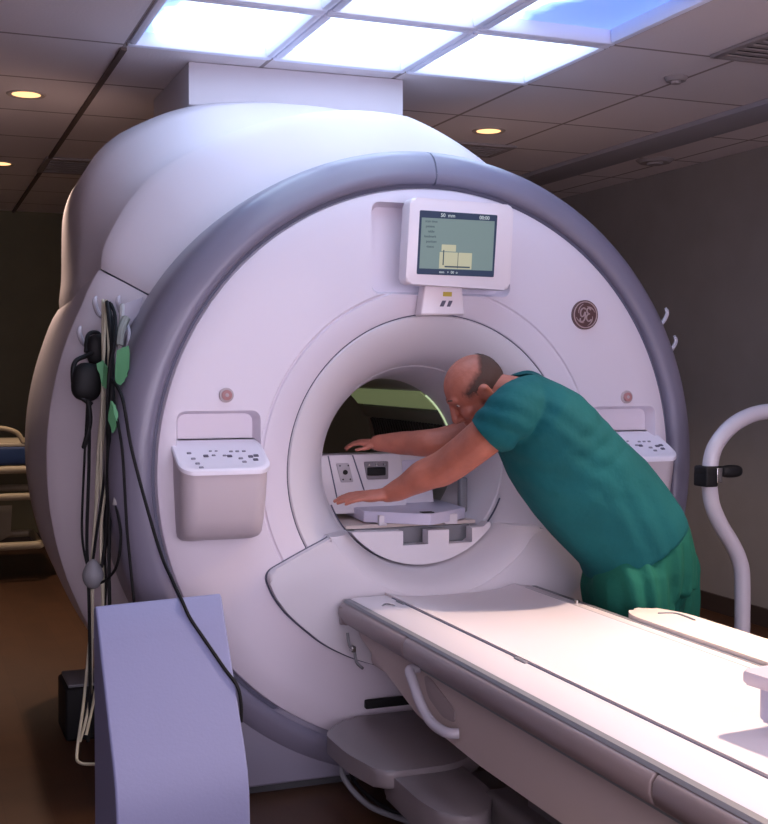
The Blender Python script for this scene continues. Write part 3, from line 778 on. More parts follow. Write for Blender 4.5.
# ---------------------------------------------------------------- lavender sloping cover box
PX0, PX1 = -1.205, -.845
prof = [(-.33, 0), (-.33, .735), (-.345, .748), (-.36, .740), (-.40, .66), (-.50, .46), (-.555, .355), (-.58, .295), (-.592, .235), (-.596, .17), (-.596, 0)]
bm = bmesh.new()
# flared slightly wider to the front, like the real wedge
a = [bm.verts.new((PX0 + .014 + (-.33 - y) * .075, y, z * .983)) for y, z in prof]; b = [bm.verts.new((PX1 + .012 + (-.33 - y) * .085, y, z)) for y, z in prof]
bm.faces.new(a); bm.faces.new(b[::-1]); n = len(a)
es = []
for i in range(n): bm.faces.new((a[i], b[i], b[(i + 1) % n], a[(i + 1) % n]))
pedm = bobj('lavender_cover', bm, PED)
md = pedm.modifiers.new('bev', 'BEVEL'); md.width = .006; md.segments = 3; md.limit_method = 'ANGLE'; md.angle_limit = math.radians(50)
pedm.name = 'equipment_cover'
tag(pedm, 'plain lavender box with steep sloping top on the floor left of the table', 'cover box')

# ---------------------------------------------------------------- things hanging on the left hooks
def cable(pts_, r, m, lb, grp='cables hanging from the left hooks', nm='cable'):
    o = T(nm, pts_, r, m, None, seg=7, sub=7); tag(o, lb, 'cable', grp); return o
BL = [
 ([(-1.0540, 0.2700, 1.6110), (-1.0530, 0.2400, 1.4890), (-1.0630, 0.1400, 1.2960), (-1.0640, -0.0200, 1.3310)], 0),
]
cable([(-1.0470, 0.3000, 1.6060), (-1.0460, 0.2200, 1.5210), (-1.0720, 0.1200, 1.3860), (-1.0590, -0.0300, 1.3070), (-1.0290, -0.0400, 1.1320), (-0.9690, -0.1200, 0.8630), (-0.9590, -0.2800, 0.7830), (-0.9480, -0.3660, 0.7360), (-0.9300, -0.3880, 0.6900), (-0.8950, -0.4200, 0.6310), (-0.8490, -0.4580, 0.5560), (-0.8180, -0.4820, 0.5080), (-0.8090, -0.4900, 0.4580), (-0.8090, -0.4900, 0.4070)], .0052, RUBBER, 'long black cable sweeping from the left hooks down over the lavender box edge')
cable([(-1.0450, 0.2900, 1.6150), (-1.0530, 0.2000, 1.4720), (-1.0660, 0.0800, 1.2980), (-1.0600, -0.0300, 1.1480), (-1.0480, -0.0400, 0.9020), (-1.0370, -0.0400, 0.7780), (-1.0240, -0.0500, 0.5630), (-1.0460, -0.0600, 0.3190), (-1.0600, -0.1000, 0.1170)], .0045, RUBBER, 'straight thin black cable hanging just left of the long sweeping cable')
cable([(-1.0530, 0.3000, 1.6090), (-1.0600, 0.2400, 1.4240), (-1.0640, 0.2000, 1.1980), (-1.0780, 0.1800, 0.9730), (-1.0880, 0.1600, 0.8470), (-1.0860, 0.1400, 0.7050), (-1.0960, 0.1200, 0.5970), (-1.1060, 0.0600, 0.3560), (-1.1160, 0.0000, 0.1850)], .0045, RUBBER, 'black cable in the middle of the bundle running straight to the floor')
cable([(-1.0430, 0.2800, 1.6020), (-1.0720, 0.2000, 1.4560), (-1.0700, 0.1800, 1.2950), (-1.0840, 0.1600, 1.0720), (-1.1180, 0.1500, 0.8340), (-1.1330, 0.1400, 0.7400)], .0045, RUBBER, 'black lead from the upper hook bending left to the grey squeeze bulb')
cable([(-1.1270, 0.2200, 1.3270), (-1.1470, 0.1800, 1.0720), (-1.1570, 0.1600, 0.8820), (-1.1470, 0.1500, 0.7870), (-1.1360, 0.1400, 0.7560)], .004, RUBBER, 'leftmost thin black lead bowing out below the headphones')
cable([(-1.1210, 0.2200, 1.3110), (-1.1330, 0.1700, 1.0720), (-1.1420, 0.1600, 0.8490), (-1.1420, 0.1200, 0.6640), (-1.1500, 0.0500, 0.3950), (-1.1600, 0.0300, 0.2380)], .0055, RUBBER, 'thick black lead falling straight from the headphones to the floor')
cable([(-1.0670, 0.0500, 0.9670), (-1.0570, 0.0200, 0.8800), (-1.0680, 0.0300, 0.7850), (-1.0920, 0.1000, 0.7280), (-1.1250, 0.1300, 0.7090)], .0045, RUBBER, 'short black loop curving right from the grey squeeze bulb')
for k, (pp_, lb) in enumerate((
 ([(-1.0660, 0.3000, 1.6220), (-1.0820, 0.2000, 1.4720), (-1.0800, 0.2000, 1.2300), (-1.1070, 0.1800, 0.9740), (-1.1250, 0.1700, 0.7830), (-1.1350, 0.1300, 0.5980), (-1.1690, 0.0500, 0.3650), (-1.1970, 0.0000, 0.2260), (-1.1940, -0.0400, 0.1980), (-1.1460, -0.1000, 0.2070)], 'beige cable at the left of the bundle curling along the floor beside the black box'),
 ([(-1.0660, 0.2800, 1.6150), (-1.0660, 0.2200, 1.4560), (-1.0980, 0.1900, 1.1660), (-1.1120, 0.1900, 0.9090), (-1.1220, 0.1700, 0.7500), (-1.1360, 0.1000, 0.5400), (-1.1510, 0.0500, 0.3630), (-1.1860, 0.0200, 0.2440)], 'beige cable just right of the leftmost beige one'),
 ([(-1.0640, 0.2700, 1.6110), (-1.0800, 0.1900, 1.4560), (-1.0940, 0.1700, 1.1680), (-1.0950, 0.1600, 0.8470), (-1.0980, 0.1200, 0.6610), (-1.1270, 0.0600, 0.4220), (-1.1670, 0.0200, 0.2630)], 'third beige cable, straight through the middle of the bundle'),
 ([(-1.0620, 0.2600, 1.6200), (-1.0660, 0.1800, 1.4240), (-1.0770, 0.1600, 1.0710), (-1.0990, 0.1500, 0.8810), (-1.1020, 0.1000, 0.6330), (-1.1210, 0.0200, 0.3680)], 'rightmost beige cable of the hanging bundle'))):
    cable(pp_, .0048, BEIGE, lb)
cable([(-1.0070, 0.2800, 1.6060), (-1.0210, 0.2200, 1.5220), (-1.0410, 0.1600, 1.3600), (-1.0580, 0.1000, 1.2020), (-1.0570, 0.0700, 1.0470), (-1.0700, 0.0500, 0.9700)], .0085, mat('clear_tubing', (.40, .38, .38), .3), 'grey translucent tube ending beside the ring rim')
cable([(-0.9950, 0.2800, 1.5500), (-0.9950, 0.2200, 1.5160), (-1.0050, 0.2000, 1.4570), (-1.0250, 0.2000, 1.4240)], .006, TUBEW, 'short pale loop of tubing round the green cloth')
# plug on the tube
tag(T('plug', [(-1.0040, 0.2200, 1.5610), (-1.0240, 0.2000, 1.5180), (-1.0320, 0.1900, 1.4720)], .014, mat('plug_grey', (.28, .30, .28), .4), seg=8), 'grey plug hanging by the card on the right hook', 'plug')
cable([(-1.0620, 0.2400, 1.6130), (-1.0670, 0.1700, 1.5580), (-1.0660, 0.1200, 1.4550), (-1.0720, 0.0800, 1.3450), (-1.0810, 0.0700, 1.2360), (-1.0830, 0.1000, 1.1080), (-1.0840, 0.1200, 0.9160), (-1.0960, 0.1300, 0.7870), (-1.1190, 0.1300, 0.7180)], .0065, RUBBER, 'thickest black cable looped over the upper left hook in front of the bundle')
cable([(-1.0490, 0.2400, 1.6060), (-1.0460, 0.1800, 1.5650), (-1.0590, 0.1000, 1.4860), (-1.0810, 0.0800, 1.3760), (-1.0840, 0.0900, 1.2030), (-1.0780, 0.1000, 0.9810), (-1.0820, 0.1000, 0.7910), (-1.0830, 0.0800, 0.6040)], .006, RUBBER, 'black cable crossing over the thickest one below the hooks')
# squeeze bulb
bm = bmesh.new(); bmesh.ops.create_uvsphere(bm, u_segments=20, v_segments=14, radius=1)
c_ = Vector((-1.1280, 0.1300, 0.7440))
for v in bm.verts:
    tt = v.co.z; k = 1 - .28 * max(0, tt)
    v.co = Vector((v.co.x * .034 * k, v.co.y * .034 * k, v.co.z * .048)) + c_
bulb = tag(bobj('squeeze_bulb', bm, GREYP), 'grey rubber squeeze bulb at the lower end of the hanging leads', 'squeeze bulb')
# headphones
hp = empty('headphones', (-1.1280, 0.2200, 1.2950), 'black headphones hanging from the lower left hook beside the cables', 'headphones')
def blob(name, c, r, m, par, rot=None):
    bm = bmesh.new(); bmesh.ops.create_uvsphere(bm, u_segments=20, v_segments=14, radius=1)
    for v in bm.verts:
        q = v.co.copy()
        q = Vector([math.copysign(abs(t) ** .75, t) for t in q])
        q = Vector((q.x * r[0], q.y * r[1], q.z * r[2]))
        if rot: q = rot @ q
        v.co = q + Vector(c)
    return bobj(name, bm, m, par)
blob('ear_cup', (-1.1290, 0.2300, 1.3530), (.050, .035, .062), BLACK, hp, Matrix.Rotation(.12, 3, 'Y'))
blob('ear_cup', (-1.0880, 0.2900, 1.4570), (.034, .03, .052), BLACK, hp)
T('headband', [(-1.1160, 0.2100, 1.2790), (-1.1650, 0.2200, 1.3210), (-1.1730, 0.2300, 1.3850), (-1.1620, 0.2400, 1.4200), (-1.1280, 0.2600, 1.4370), (-1.1000, 0.2700, 1.4500), (-1.0700, 0.2800, 1.4730)], .008, BLACK, hp)
T('cord', [(-1.1290, 0.2100, 1.2950), (-1.1240, 0.2000, 1.2310), (-1.1340, 0.2000, 1.1760), (-1.1440, 0.2000, 1.1440), (-1.1390, 0.1900, 1.1670), (-1.1290, 0.1900, 1.2060)], .008, BLACK, hp)
T('strap', [(-1.1250, 0.2800, 1.4500), (-1.1150, 0.3000, 1.5060), (-1.0810, 0.3100, 1.5130), (-1.0680, 0.2900, 1.4740)], .007, BLACK, hp)
# green cloths
def rag(pts_, lb):
    bm = bmesh.new(); vs = [bm.verts.new(p) for p in pts_]
    f = bm.faces.new(vs); bmesh.ops.triangulate(bm, faces=[f]); bmesh.ops.subdivide_edges(bm, edges=bm.edges[:], cuts=3)
    for v in bm.verts: v.co += Vector((random.uniform(-1, 1), random.uniform(-1, 1), random.uniform(-1, 1))) * .0025
    bmesh.ops.solidify(bm, geom=bm.faces[:], thickness=.003)
    tag(bobj('green_tape', bm, GREEN), lb, 'tape', 'green tapes on the cable bundle')
rag([(-1.1050, 0.1700, 1.4110), (-1.0850, 0.1600, 1.4240), (-1.0710, 0.1300, 1.3850), (-1.0760, 0.1200, 1.3290), (-1.0900, 0.1500, 1.3410)], 'green tape flag left of the black cables, by the headphones')
rag([(-1.0560, 0.0600, 1.4540), (-1.0260, 0.0400, 1.4670), (-1.0250, 0.0300, 1.4050), (-1.0340, 0.0300, 1.3740), (-1.0510, 0.0400, 1.3420), (-1.0660, 0.0600, 1.3610)], 'larger green tape flag right of the black cables')
rag([(-1.0820, 0.0400, 1.2990), (-1.0650, 0.0300, 1.2740), (-1.0640, 0.0200, 1.2250), (-1.0790, 0.0400, 1.1930), (-1.0870, 0.0500, 1.2370)], 'small green tape flag lowest on the cable bundle')
P('label_card', [(-1.0010, 0.3000, 1.6100), (-0.9340, 0.3000, 1.6350), (-0.9480, 0.3000, 1.5810), (-0.9910, 0.3000, 1.5240)], (0, .003, 0), mat('card_clear', (.36, .34, .42), .3)); tag(bpy.data.objects['label_card'], 'lavender plastic card hooked at the rim above the green tape', 'card')
bb = empty('floor_box', (-1.06, .92, 0), 'black electrical box standing on the floor behind the lavender box', 'box')
B('casing', (-1.04, .95, .100), (.19, .25, .20), BLACK, bb, bev=.012)
B('lid', (-1.04, .95, .206), (.165, .225, .012), GREYP, bb, bev=.003)

# ---------------------------------------------------------------- white rail stand on the right
rl = empty('rail_stand', (1.3, -.3, 0), 'white bent tube rail with black clamp standing beyond the patient table on the right', 'rail stand')
rp = [(1.95, -.3, 1.25), (1.30, -.3, 1.255), (1.15, -.3, 1.25), (1.065, -.3, 1.235), (.985, -.3, 1.195), (.925, -.3, 1.13), (.905, -.3, 1.06), (.905, -.3, .99), (.918, -.3, .925), (.955, -.3, .855), (1.005, -.3, .785), (1.038, -.3, .72), (1.048, -.3, .65), (1.05, -.3, .45), (1.05, -.3, .06)]
rp2 = [(1.95, -.3, 1.25), (2.05, -.3, 1.23), (2.10, -.3, 1.15), (2.10, -.3, 1.05), (2.10, -.3, .5), (2.10, -.3, .06)]
T('bent_tube', rp, .0275, TUBEW, rl, seg=16); T('far_tube', rp2, .0275, TUBEW, rl, seg=16)
for x in (1.05, 2.10):
    ft = B('foot', (x, -.3, .045), (.06, .50, .03), TUBEW, rl, bev=.01)
    for y in (-.53, -.07):
        bm = bmesh.new(); tube(bm, [(x - .012, y, .016), (x + .012, y, .016)], .016, 12); bobj('foot_pad', bm, BLACK, ft)
B('cross_bar', (1.575, -.3, .30), (1.05, .03, .03), TUBEW, rl, bev=.008)
cl = empty('clamp', (.905, -.3, 1.03)); cl.parent = rl; cl.location = Vector((.905, -.3, 1.03)) - rl.location
bm = bmesh.new(); box(bm, (.902, -.3, 1.048), (.078, .075, .036), .008); box(bm, (.888, -.30, 1.020), (.05, .075, .05), .006); bobj('clamp_body', bm, BLACK, cl)
blob('clamp_knob', (.985, -.31, 1.045), (.045, .020, .022), BLACK, cl); B('clamp_plate', (.912, -.342, 1.035), (.022, .008, .05), CHROME, cl, bev=.002)

# ---------------------------------------------------------------- stretcher in the far left corner
st = empty('stretcher', (-1.9, 4.7, 0), 'beige tube framed stretcher with blue mattress far behind at the left edge', 'stretcher')
SX0, SX1, SY = -2.9, -.88, (4.35, 4.95)
for yy in SY:
    for z, r in ((.735, .026), (.56, .024), (.24, .026)): T('frame_rail', [(SX0, yy, z), (SX1, yy, z)], r, BEDF, st, sub=1)
    for x in (SX0 + .1, -1.16): T('leg', [(x, yy, .735), (x, yy, .03)], .022, BEDF, st, sub=1)
    T('brace', [(-1.28, yy, .70), (-1.27, yy, .64), (-1.16, yy, .56)], .022, BEDF, st)
for x in (SX0 + .1, SX1):
    for z in (.735, .24): T('cross_rail', [(x, SY[0], z), (x, SY[1], z)], .024, BEDF, st, sub=1)
B('mattress', ((SX0 + SX1) / 2, 4.65, .825), (SX1 - SX0, .62, .12), BLUEM, st, bev=.02)
B('sheet', ((SX0 + SX1) / 2, 4.65, .895), (SX1 - SX0 - .02, .60, .03), SHEET, st, bev=.01)
T('side_handle', [(-1.40, 4.36, .90), (-1.30, 4.36, .98), (-1.17, 4.36, 1.01), (-1.03, 4.36, .98), (-.98, 4.36, .91)], .016, BEDF, st)
for x in (SX0 + .1, -1.16):
    for yy in SY:
        bm = bmesh.new(); tube(bm, [(x - .015, yy, .04), (x + .015, yy, .04)], .04, 14); bobj('wheel', bm, BLACK, st)
# crumpled sheet hanging inside the frame
bm = bmesh.new(); vs = [bm.verts.new(p) for p in [(-1.17, 4.40, .50), (-1.05, 4.40, .50), (-1.06, 4.42, .30), (-1.22, 4.42, .22), (-1.38, 4.42, .18), (-1.30, 4.42, .30)]]
bm.faces.new(vs); bmesh.ops.solidify(bm, geom=bm.faces[:], thickness=.02); bobj('hanging_cloth', bm, SHEET, st)

# ---------------------------------------------------------------- the man in scrubs
MAN = empty('person', (.66, -.35, 0), 'balding man in teal scrubs bent over with both arms reaching into the scanner bore', 'person')

def ell(bm, c, r, rot=None, seg=20):
    res = bmesh.ops.create_uvsphere(bm, u_segments=seg, v_segments=seg // 2 + 2, radius=1)
    for v in res['verts']:
        q = Vector((v.co.x * r[0], v.co.y * r[1], v.co.z * r[2]))
        if rot is not None: q = rot @ q
        v.co = q + Vector(c)
def cap(bm, p, q, r0, r1, seg=16):
    """tapered capsule as one closed shell"""
    p, q = Vector(p), Vector(q); d = q - p; L = d.length; d = d / L if L else Vector((0, 0, 1)); pts_ = []; rs = []
    for k in range(5):
        a = PI / 2 * k / 4; pts_.append(p - d * r0 * math.cos(a)); rs.append(max(r0 * math.sin(a), 1e-4))
    for k in range(1, 8): pts_.append(p + d * L * k / 8); rs.append(r0 + (r1 - r0) * k / 8)
    for k in range(5):
        a = PI / 2 * k / 4; pts_.append(q + d * r1 * math.sin(a)); rs.append(max(r1 * math.cos(a), 1e-4))
    tube(bm, pts_, rs, seg)
def chain(bm, pts_, rs, sub=5, seg=18):
    P_ = catmull(pts_, sub); n = len(pts_) - 1; R_ = []
    for i in range(len(P_)):
        t = i / sub; k = min(int(t), n - 1); f = t - k; f = f * f * (3 - 2 * f); R_.append(rs[k] * (1 - f) + rs[k + 1] * f)
    d0 = (P_[0] - P_[1]).normalized(); d1 = (P_[-1] - P_[-2]).normalized()
    P_ = [P_[0] + d0 * R_[0] * .9, P_[0] + d0 * R_[0] * .6] + P_ + [P_[-1] + d1 * R_[-1] * .6, P_[-1] + d1 * R_[-1] * .9]
    R_ = [R_[0] * .4, R_[0] * .8] + R_ + [R_[-1] * .8, R_[-1] * .4]
    tube(bm, P_, R_, seg)
def loft(bm, secs, seg=40, power=2.3):
    """secs: (upper point, lower point, half width in y, y centre) -> superelliptic sections"""
    rows = []
    for up_, lo_, hw in secs:
        up_, lo_ = Vector(up_), Vector(lo_); c = (up_ + lo_) / 2; h = (up_ - lo_) / 2; row = []
        for k in range(seg):
            a = 2 * PI * k / seg; ca, sa = math.cos(a), math.sin(a)
            e = 2 / power; sc = math.copysign(abs(ca) ** e, ca); ss = math.copysign(abs(sa) ** e, sa)
            row.append(bm.verts.new(c + h * sc + Vector((0, 1, 0)) * hw * ss))
        rows.append(row)
    for a, b in zip(rows, rows[1:]):
        for k in range(seg): bm.faces.new((a[k], a[(k + 1) % seg], b[(k + 1) % seg], b[k]))
    bm.faces.new(rows[0][::-1]); bm.faces.new(rows[-1])

body = bmesh.new()
YC = -.34
# head frame
HC = Vector((0.0570, -0.2000, 1.3260))
fwd = Vector((-.72, .26, -.65)).normalized()
left = Vector((-.22, -.96, -.05)); left = (left - fwd * left.dot(fwd)).normalized()
upv = fwd.cross(left).normalized()
if upv.z < 0: upv = -upv
HM = Matrix((fwd, left, upv)).transposed()
def H(a, b, c): return HC + HM @ Vector((a, b, c)) * HS
HS = .96
def hell(a, r, bm=body): ell(bm, H(*a), [t * HS for t in r], HM, 24)
def hcap(a, b, r0, r1, bm=body): cap(bm, H(*a), H(*b), r0 * HS, r1 * HS, 12)
hell((-.008, 0, .03), (.104, .080, .092))
hell((-.035, 0, .020), (.078, .076, .080))
hell((.030, 0, -.040), (.064, .060, .080))
hell((.046, 0, -.085), (.048, .045, .042))
hcap((.082, -.02, -.098), (.082, .02, -.098), .020, .020)
for s in (-1, 1):
    hcap((.020, s * .055, -.055), (.068, s * .028, -.100), .022, .018)          # jaw
    hell((.062, s * .034, -.030), (.030, .026, .028))                            # cheek
    hcap((.090, s * .012, .030), (.078, s * .044, .030), .013, .011)             # brow
    # ear: rim, bowl and lobe
    hcap((-.012, s * .078, .012), (-.024, s * .092, .004), .010, .008)
    hell((-.018, s * .082, -.010), (.020, .009, .032))
    hcap((-.005, s * .082, -.036), (-.010, s * .084, -.042), .008, .007)
    hcap((.002, s * .078, -.012), (.0, s * .080, -.022), .006, .005)
    hell((.105, s * .012, -.040), (.012, .010, .009))                            # nostril wing
hcap((.094, 0, .018), (.116, 0, -.030), .010, .014)
hell((.116, 0, -.036), (.014, .012, .011))
hell((.093, 0, -.062), (.013, .026, .006)); hell((.091, 0, -.074), (.013, .024, .007)); hell((.082, 0, -.068), (.016, .030, .018))
# neck
NB = Vector((0.1650, -0.3000, 1.3050))
cap(body, H(-.045, 0, -.035), NB, .058, .068)
cap(body, H(-.010, 0, -.070), NB + Vector((-.02, .02, -.05)), .048, .060)
# shoulders, arms
SH_N = Vector((0.0780, -0.4400, 1.2690)); EL_N = Vector((-0.0600, -0.2000, 1.0770)); WR_N = Vector((-0.1940, -0.0550, 0.9830))
chain(body, [SH_N, Vector((0.0170, -0.3700, 1.1950)), Vector((-0.0260, -0.2700, 1.1230)), EL_N, Vector((-0.1040, -0.1550, 1.0520)), Vector((-0.1580, -0.0900, 1.0050)), WR_N], [.068, .063, .060, .058, .053, .038, .029])
SH_F = Vector((0.2180, -0.1000, 1.2520)); EL_F = Vector((-0.0350, -0.0200, 1.1470)); WR_F = Vector((-0.1580, 0.1300, 1.1410))
chain(body, [SH_F, Vector((0.1230, -0.0800, 1.1910)), Vector((0.0410, -0.0500, 1.1570)), EL_F, Vector((-0.0860, 0.0600, 1.1430)), WR_F], [.068, .060, .053, .047, .041, .029])

def hand(bm, wrist, tip, back, thumb_side, curl=.25, spread=.10):
    """wrist -> tip direction, back = direction out of the back of the hand"""
    d = (Vector(tip) - Vector(wrist)); L = d.length; d.normalize()
    b = Vector(back); b = (b - d * b.dot(d)).normalized(); s = d.cross(b).normalized() * thumb_side
    M = Matrix((d, s, b)).transposed(); W = Vector(wrist)
    def h(x, y, z): return W + M @ Vector((x, y, z)) * (L / .185)
    k = L / .185
    ell(bm, h(.050, 0, .0), (.052 * k, .040 * k, .0165 * k), M)
    ell(bm, h(.022, 0, .0), (.035 * k, .031 * k, .020 * k), M)
    ell(bm, h(.035, .026, -.006), (.032 * k, .017 * k, .016 * k), M)
    fing = [(.0275, .094, .072, .0090), (.0090, .099, .080, .0092), (-.0100, .096, .074, .0088), (-.0280, .087, .058, .0078)]
    for i, (yy, x0, ln, r) in enumerate(fing):
        sp = yy * spread * 14
        a = h(x0 - .035, yy * .92, 0); p1 = h(x0, yy, .003)
        p2 = h(x0 + ln * .42, yy + sp * .010 + yy * .08, .002 - curl * .008)
        p3 = h(x0 + ln * .74, yy + sp * .018 + yy * .05, -.002 - curl * .030)
        p4 = h(x0 + ln * .97, yy + sp * .024 + yy * .02, -.006 - curl * .060)
        cap(bm, a, p1, r * k, r * k * 1.05, 12); cap(bm, p1, p2, r * k * 1.02, r * k * .92, 12); cap(bm, p2, p3, r * k * .95, r * k * .86, 12); cap(bm, p3, p4, r * k * .87, r * k * .76, 12)
    t0, t1, t2, t3 = h(.022, .022, -.004), h(.052, .050, -.010), h(.082, .062, -.012), h(.104, .064, -.014)
    cap(bm, t0, t1, .0145 * k, .0115 * k, 12); cap(bm, t1, t2, .0112 * k, .0102 * k, 12); cap(bm, t2, t3, .0102 * k, .0085 * k, 12)
hand(body, WR_N, (-0.3720, -0.0050, 0.9650), (-.08, -.25, .95), 1, .05, .0)
hand(body, WR_F, (-0.2610, 0.2000, 1.1420), (-.05, -.35, .9), -1, .45)

# trunk core and legs inside the clothes
loft(body, [((0.2030, -0.3100, 1.3500), (0.1170, -0.3100, 1.2350), .10), ((0.3120, -0.3400, 1.2980), (0.1530, -0.3400, 1.1010), .165), ((0.4590, -0.3400, 1.1790), (0.2370, -0.3400, 0.9600), .16), ((0.6030, -0.3400, 1.0290), (0.3980, -0.3400, 0.8130), .145), ((0.6750, -0.3400, 0.9430), (0.4670, -0.3400, 0.7630), .14)], 28)
HIPN = Vector((.57, -.40, .80)); HIPF = Vector((.70, -.28, .80))
for hip, kn, an in ((HIPN, (.56, -.44, .45), (.60, -.44, .09)), (HIPF, (.75, -.235, .45), (.76, -.21, .09))):
    chain(body, [hip, Vector(hip).lerp(Vector(kn), .5), kn, Vector(kn).lerp(Vector(an), .45), an], [.070, .062, .055, .050, .036])
    cap(body, an, (an[0] - .10, an[1] - .0, .045), .036, .030)
bme = remeshed(me_bm(body), .0042, 5, 'body')
bo = link('body', bme, None, MAN); bme.materials.clear(); bme.materials.append(SKIN)
bo.name = 'body'

# eyes
for s in (-1, 1):
    bm = bmesh.new(); ell(bm, H(.0735, s * .030, .010), (.0105,) * 3); e = bobj('eye', bm, mat('eye_white', (.6, .55, .5), .2) if s < 0 else bpy.data.materials['eye_white'], MAN)
    bm = bmesh.new(); hell((.083, s * .030, .008), (.003, .005, .005), bm); bobj('iris', bm, HAIR, e)
    bm = bmesh.new(); tube(bm, catmull([H(.0955, s * .012, .034), H(.094, s * .026, .039), H(.083, s * .046, .034)], 5), [.003] * 11, 6); bobj('eyebrow', bm, HAIR, MAN)

# close cropped hair round the back and sides
from mathutils import noise as mnoise
bm = bmesh.new(); lay = bm.verts.layers.float.new('hair_cover'); bmesh.ops.create_icosphere(bm, subdivisions=6, radius=1)
kill = []; dens = []
for v in bm.verts:
    q = v.co.copy()
    # union silhouette of the two skull ellipsoids
    def sup(c, r):
        # ray from HC local (−.008,0,.03) along q to ellipsoid
        o = Vector((-.010, 0, .028)) - Vector(c); A = sum((q[i] / r[i]) ** 2 for i in range(3)); Bq = 2 * sum(q[i] * o[i] / r[i] ** 2 for i in range(3)); Cq = sum((o[i] / r[i]) ** 2 for i in range(3)) - 1
        D = Bq * Bq - 4 * A * Cq; return (-Bq + math.sqrt(D)) / (2 * A) if D > 0 else 0
    t = max(sup((-.008, 0, .03), (.104, .080, .092)), sup((-.035, 0, .020), (.078, .076, .080)))
    loc = Vector((-.010, 0, .028)) + q * (t + .0026 + .0008 * mnoise.noise(q * 60))
    nz = mnoise.noise(q * 9) * .006 + mnoise.noise(q * 30) * .004
    a, b, c = loc
    top_lim = .074 + nz - max(0, a + .03) * .35 + max(0, -a - .045) * .95
    low_lim = -.034 - max(0, -a - .02) * .35 if a < -.012 else -.008 - (a + .012) * .1
    if a > .012 and c < .02: low_lim = -.004
    front = .058 + nz * 1.2 - max(0, c - .035) * .9 - max(0, .025 - c) * .5
    marg = min(top_lim - c, c - low_lim, front - a)
    near_ear = abs(a + .014) < .018 and c < .012 and abs(b) > .05
    if marg < 0 or near_ear: kill.append(v)
    dens.append(max(0, min(.85, marg / .036)))
    v.co = HC + HM @ loc * HS
for v, dn in zip(bm.verts, dens): v[lay] = dn
bmesh.ops.delete(bm, geom=kill, context='VERTS')
hair = bobj('hair', bm, HAIRS, MAN)

# scrub top
top_bm = bmesh.new()
secs = [((0.1730, -0.3050, 1.3880), (0.0900, -0.3000, 1.2990), .08), ((0.2100, -0.3100, 1.3760), (0.0800, -0.3200, 1.2360), .15), ((0.2580, -0.3300, 1.3500), (0.0950, -0.3400, 1.1570), .195), ((0.3220, -0.3400, 1.3180), (0.1320, -0.3400, 1.0700), .195), ((0.3940, -0.3400, 1.2620), (0.1750, -0.3400, 0.9890), .185), ((0.4660, -0.3400, 1.1950), (0.2300, -0.3400, 0.9190), .18), ((0.5710, -0.3400, 1.1100), (0.2930, -0.3400, 0.8510), .18), ((0.6500, -0.3400, 1.0250), (0.3570, -0.3400, 0.7920), .182), ((0.7070, -0.3400, 0.9550), (0.4070, -0.3400, 0.7430), .184), ((0.7360, -0.3400, 0.9030), (0.4220, -0.3400, 0.7060), .182)]
loft(top_bm, secs, 44, 2.25)
# sleeves
chain(top_bm, [Vector((0.1690, -0.3600, 1.3000)), Vector((0.0790, -0.4300, 1.2680)), Vector((0.0360, -0.4200, 1.2280)), Vector((0.0140, -0.3900, 1.1960))], [.085, .083, .076, .072])
chain(top_bm, [Vector((0.2410, -0.2000, 1.3080)), Vector((0.2160, -0.1200, 1.2560)), Vector((0.1710, -0.0900, 1.2110)), Vector((0.1420, -0.0800, 1.1910))], [.086, .084, .074, .070])
tme = remeshed(me_bm(top_bm), .0075, 6, 'scrub_top')
# cloth folds: real relief that runs along the pull of the shirt
def fold(me, amp, seeds):
    me.calc_loop_triangles()
    nrm = [v.normal.copy() for v in me.vertices]
    for v, n in zip(me.vertices, nrm):
        p = v.co; dis = 0
        for (c, ax, per, rad_, a) in seeds:
            d = p - Vector(c); u = d.dot(Vector(ax).normalized()); w = math.exp(-(d.length / rad_) ** 2)
            dis += a * w * math.sin(u / per * 2 * PI + 3 * mnoise.noise(p * 4))
        dis += mnoise.noise(Vector((p.x * 4, p.y * 5, p.z * 11)) ) * .8 + mnoise.noise(p * 16) * .15
        v.co = p + n * dis * amp
sd = [((0.0090, -0.5000, 1.1690), (.5, 0, .9), .055, .16, 1.2), ((0.1880, -0.5200, 1.0890), (.35, 0, .95), .075, .22, .9), ((0.4910, -0.5000, 0.9200), (.9, 0, .5), .07, .18, .8), ((0.3410, -0.5000, 1.1770), (-.4, 0, .9), .06, .12, .7)]
fold(tme, .0035, sd)
# the sleeve mouths and neck are trimmed by planes so arms come out of a clean hem
def trim(me, planes):
    bm = bmesh.new(); bm.from_mesh(me)
    for co, no, rad_ in planes:
        co, no = Vector(co), Vector(no).normalized()
        g = [f for f in bm.faces if (f.calc_center_median() - co).length < rad_]
        geom = list({v for f in g for v in f.verts}) + list({e for f in g for e in f.edges}) + g
        r = bmesh.ops.bisect_plane(bm, geom=geom, plane_co=co, plane_no=no, clear_outer=False, clear_inner=False)
        kill = [f for f in bm.faces if (f.calc_center_median() - co).length < rad_ and (f.calc_center_median() - co).dot(no) > 0]
        bmesh.ops.delete(bm, geom=kill, context='FACES')
    bmesh.ops.solidify(bm, geom=bm.faces[:], thickness=-.004)
    return me_bm(bm, 'scrub_top')
pn = (Vector((0.0140, -0.3900, 1.1960)) - Vector((0.0790, -0.4300, 1.2680))).normalized(); pf = (Vector((0.1420, -0.0800, 1.1910)) - Vector((0.2160, -0.1200, 1.2560))).normalized()
tme = trim(tme, [(Vector((0.0140, -0.3900, 1.1960)) + pn * .01, pn, .125), (Vector((0.1420, -0.0800, 1.1910)) + pf * .01, pf, .11), (Vector((0.1380, -0.3030, 1.3370)), (Vector((0.0930, -0.3000, 1.3690)) - Vector((0.2020, -0.3000, 1.3040))), .10)])
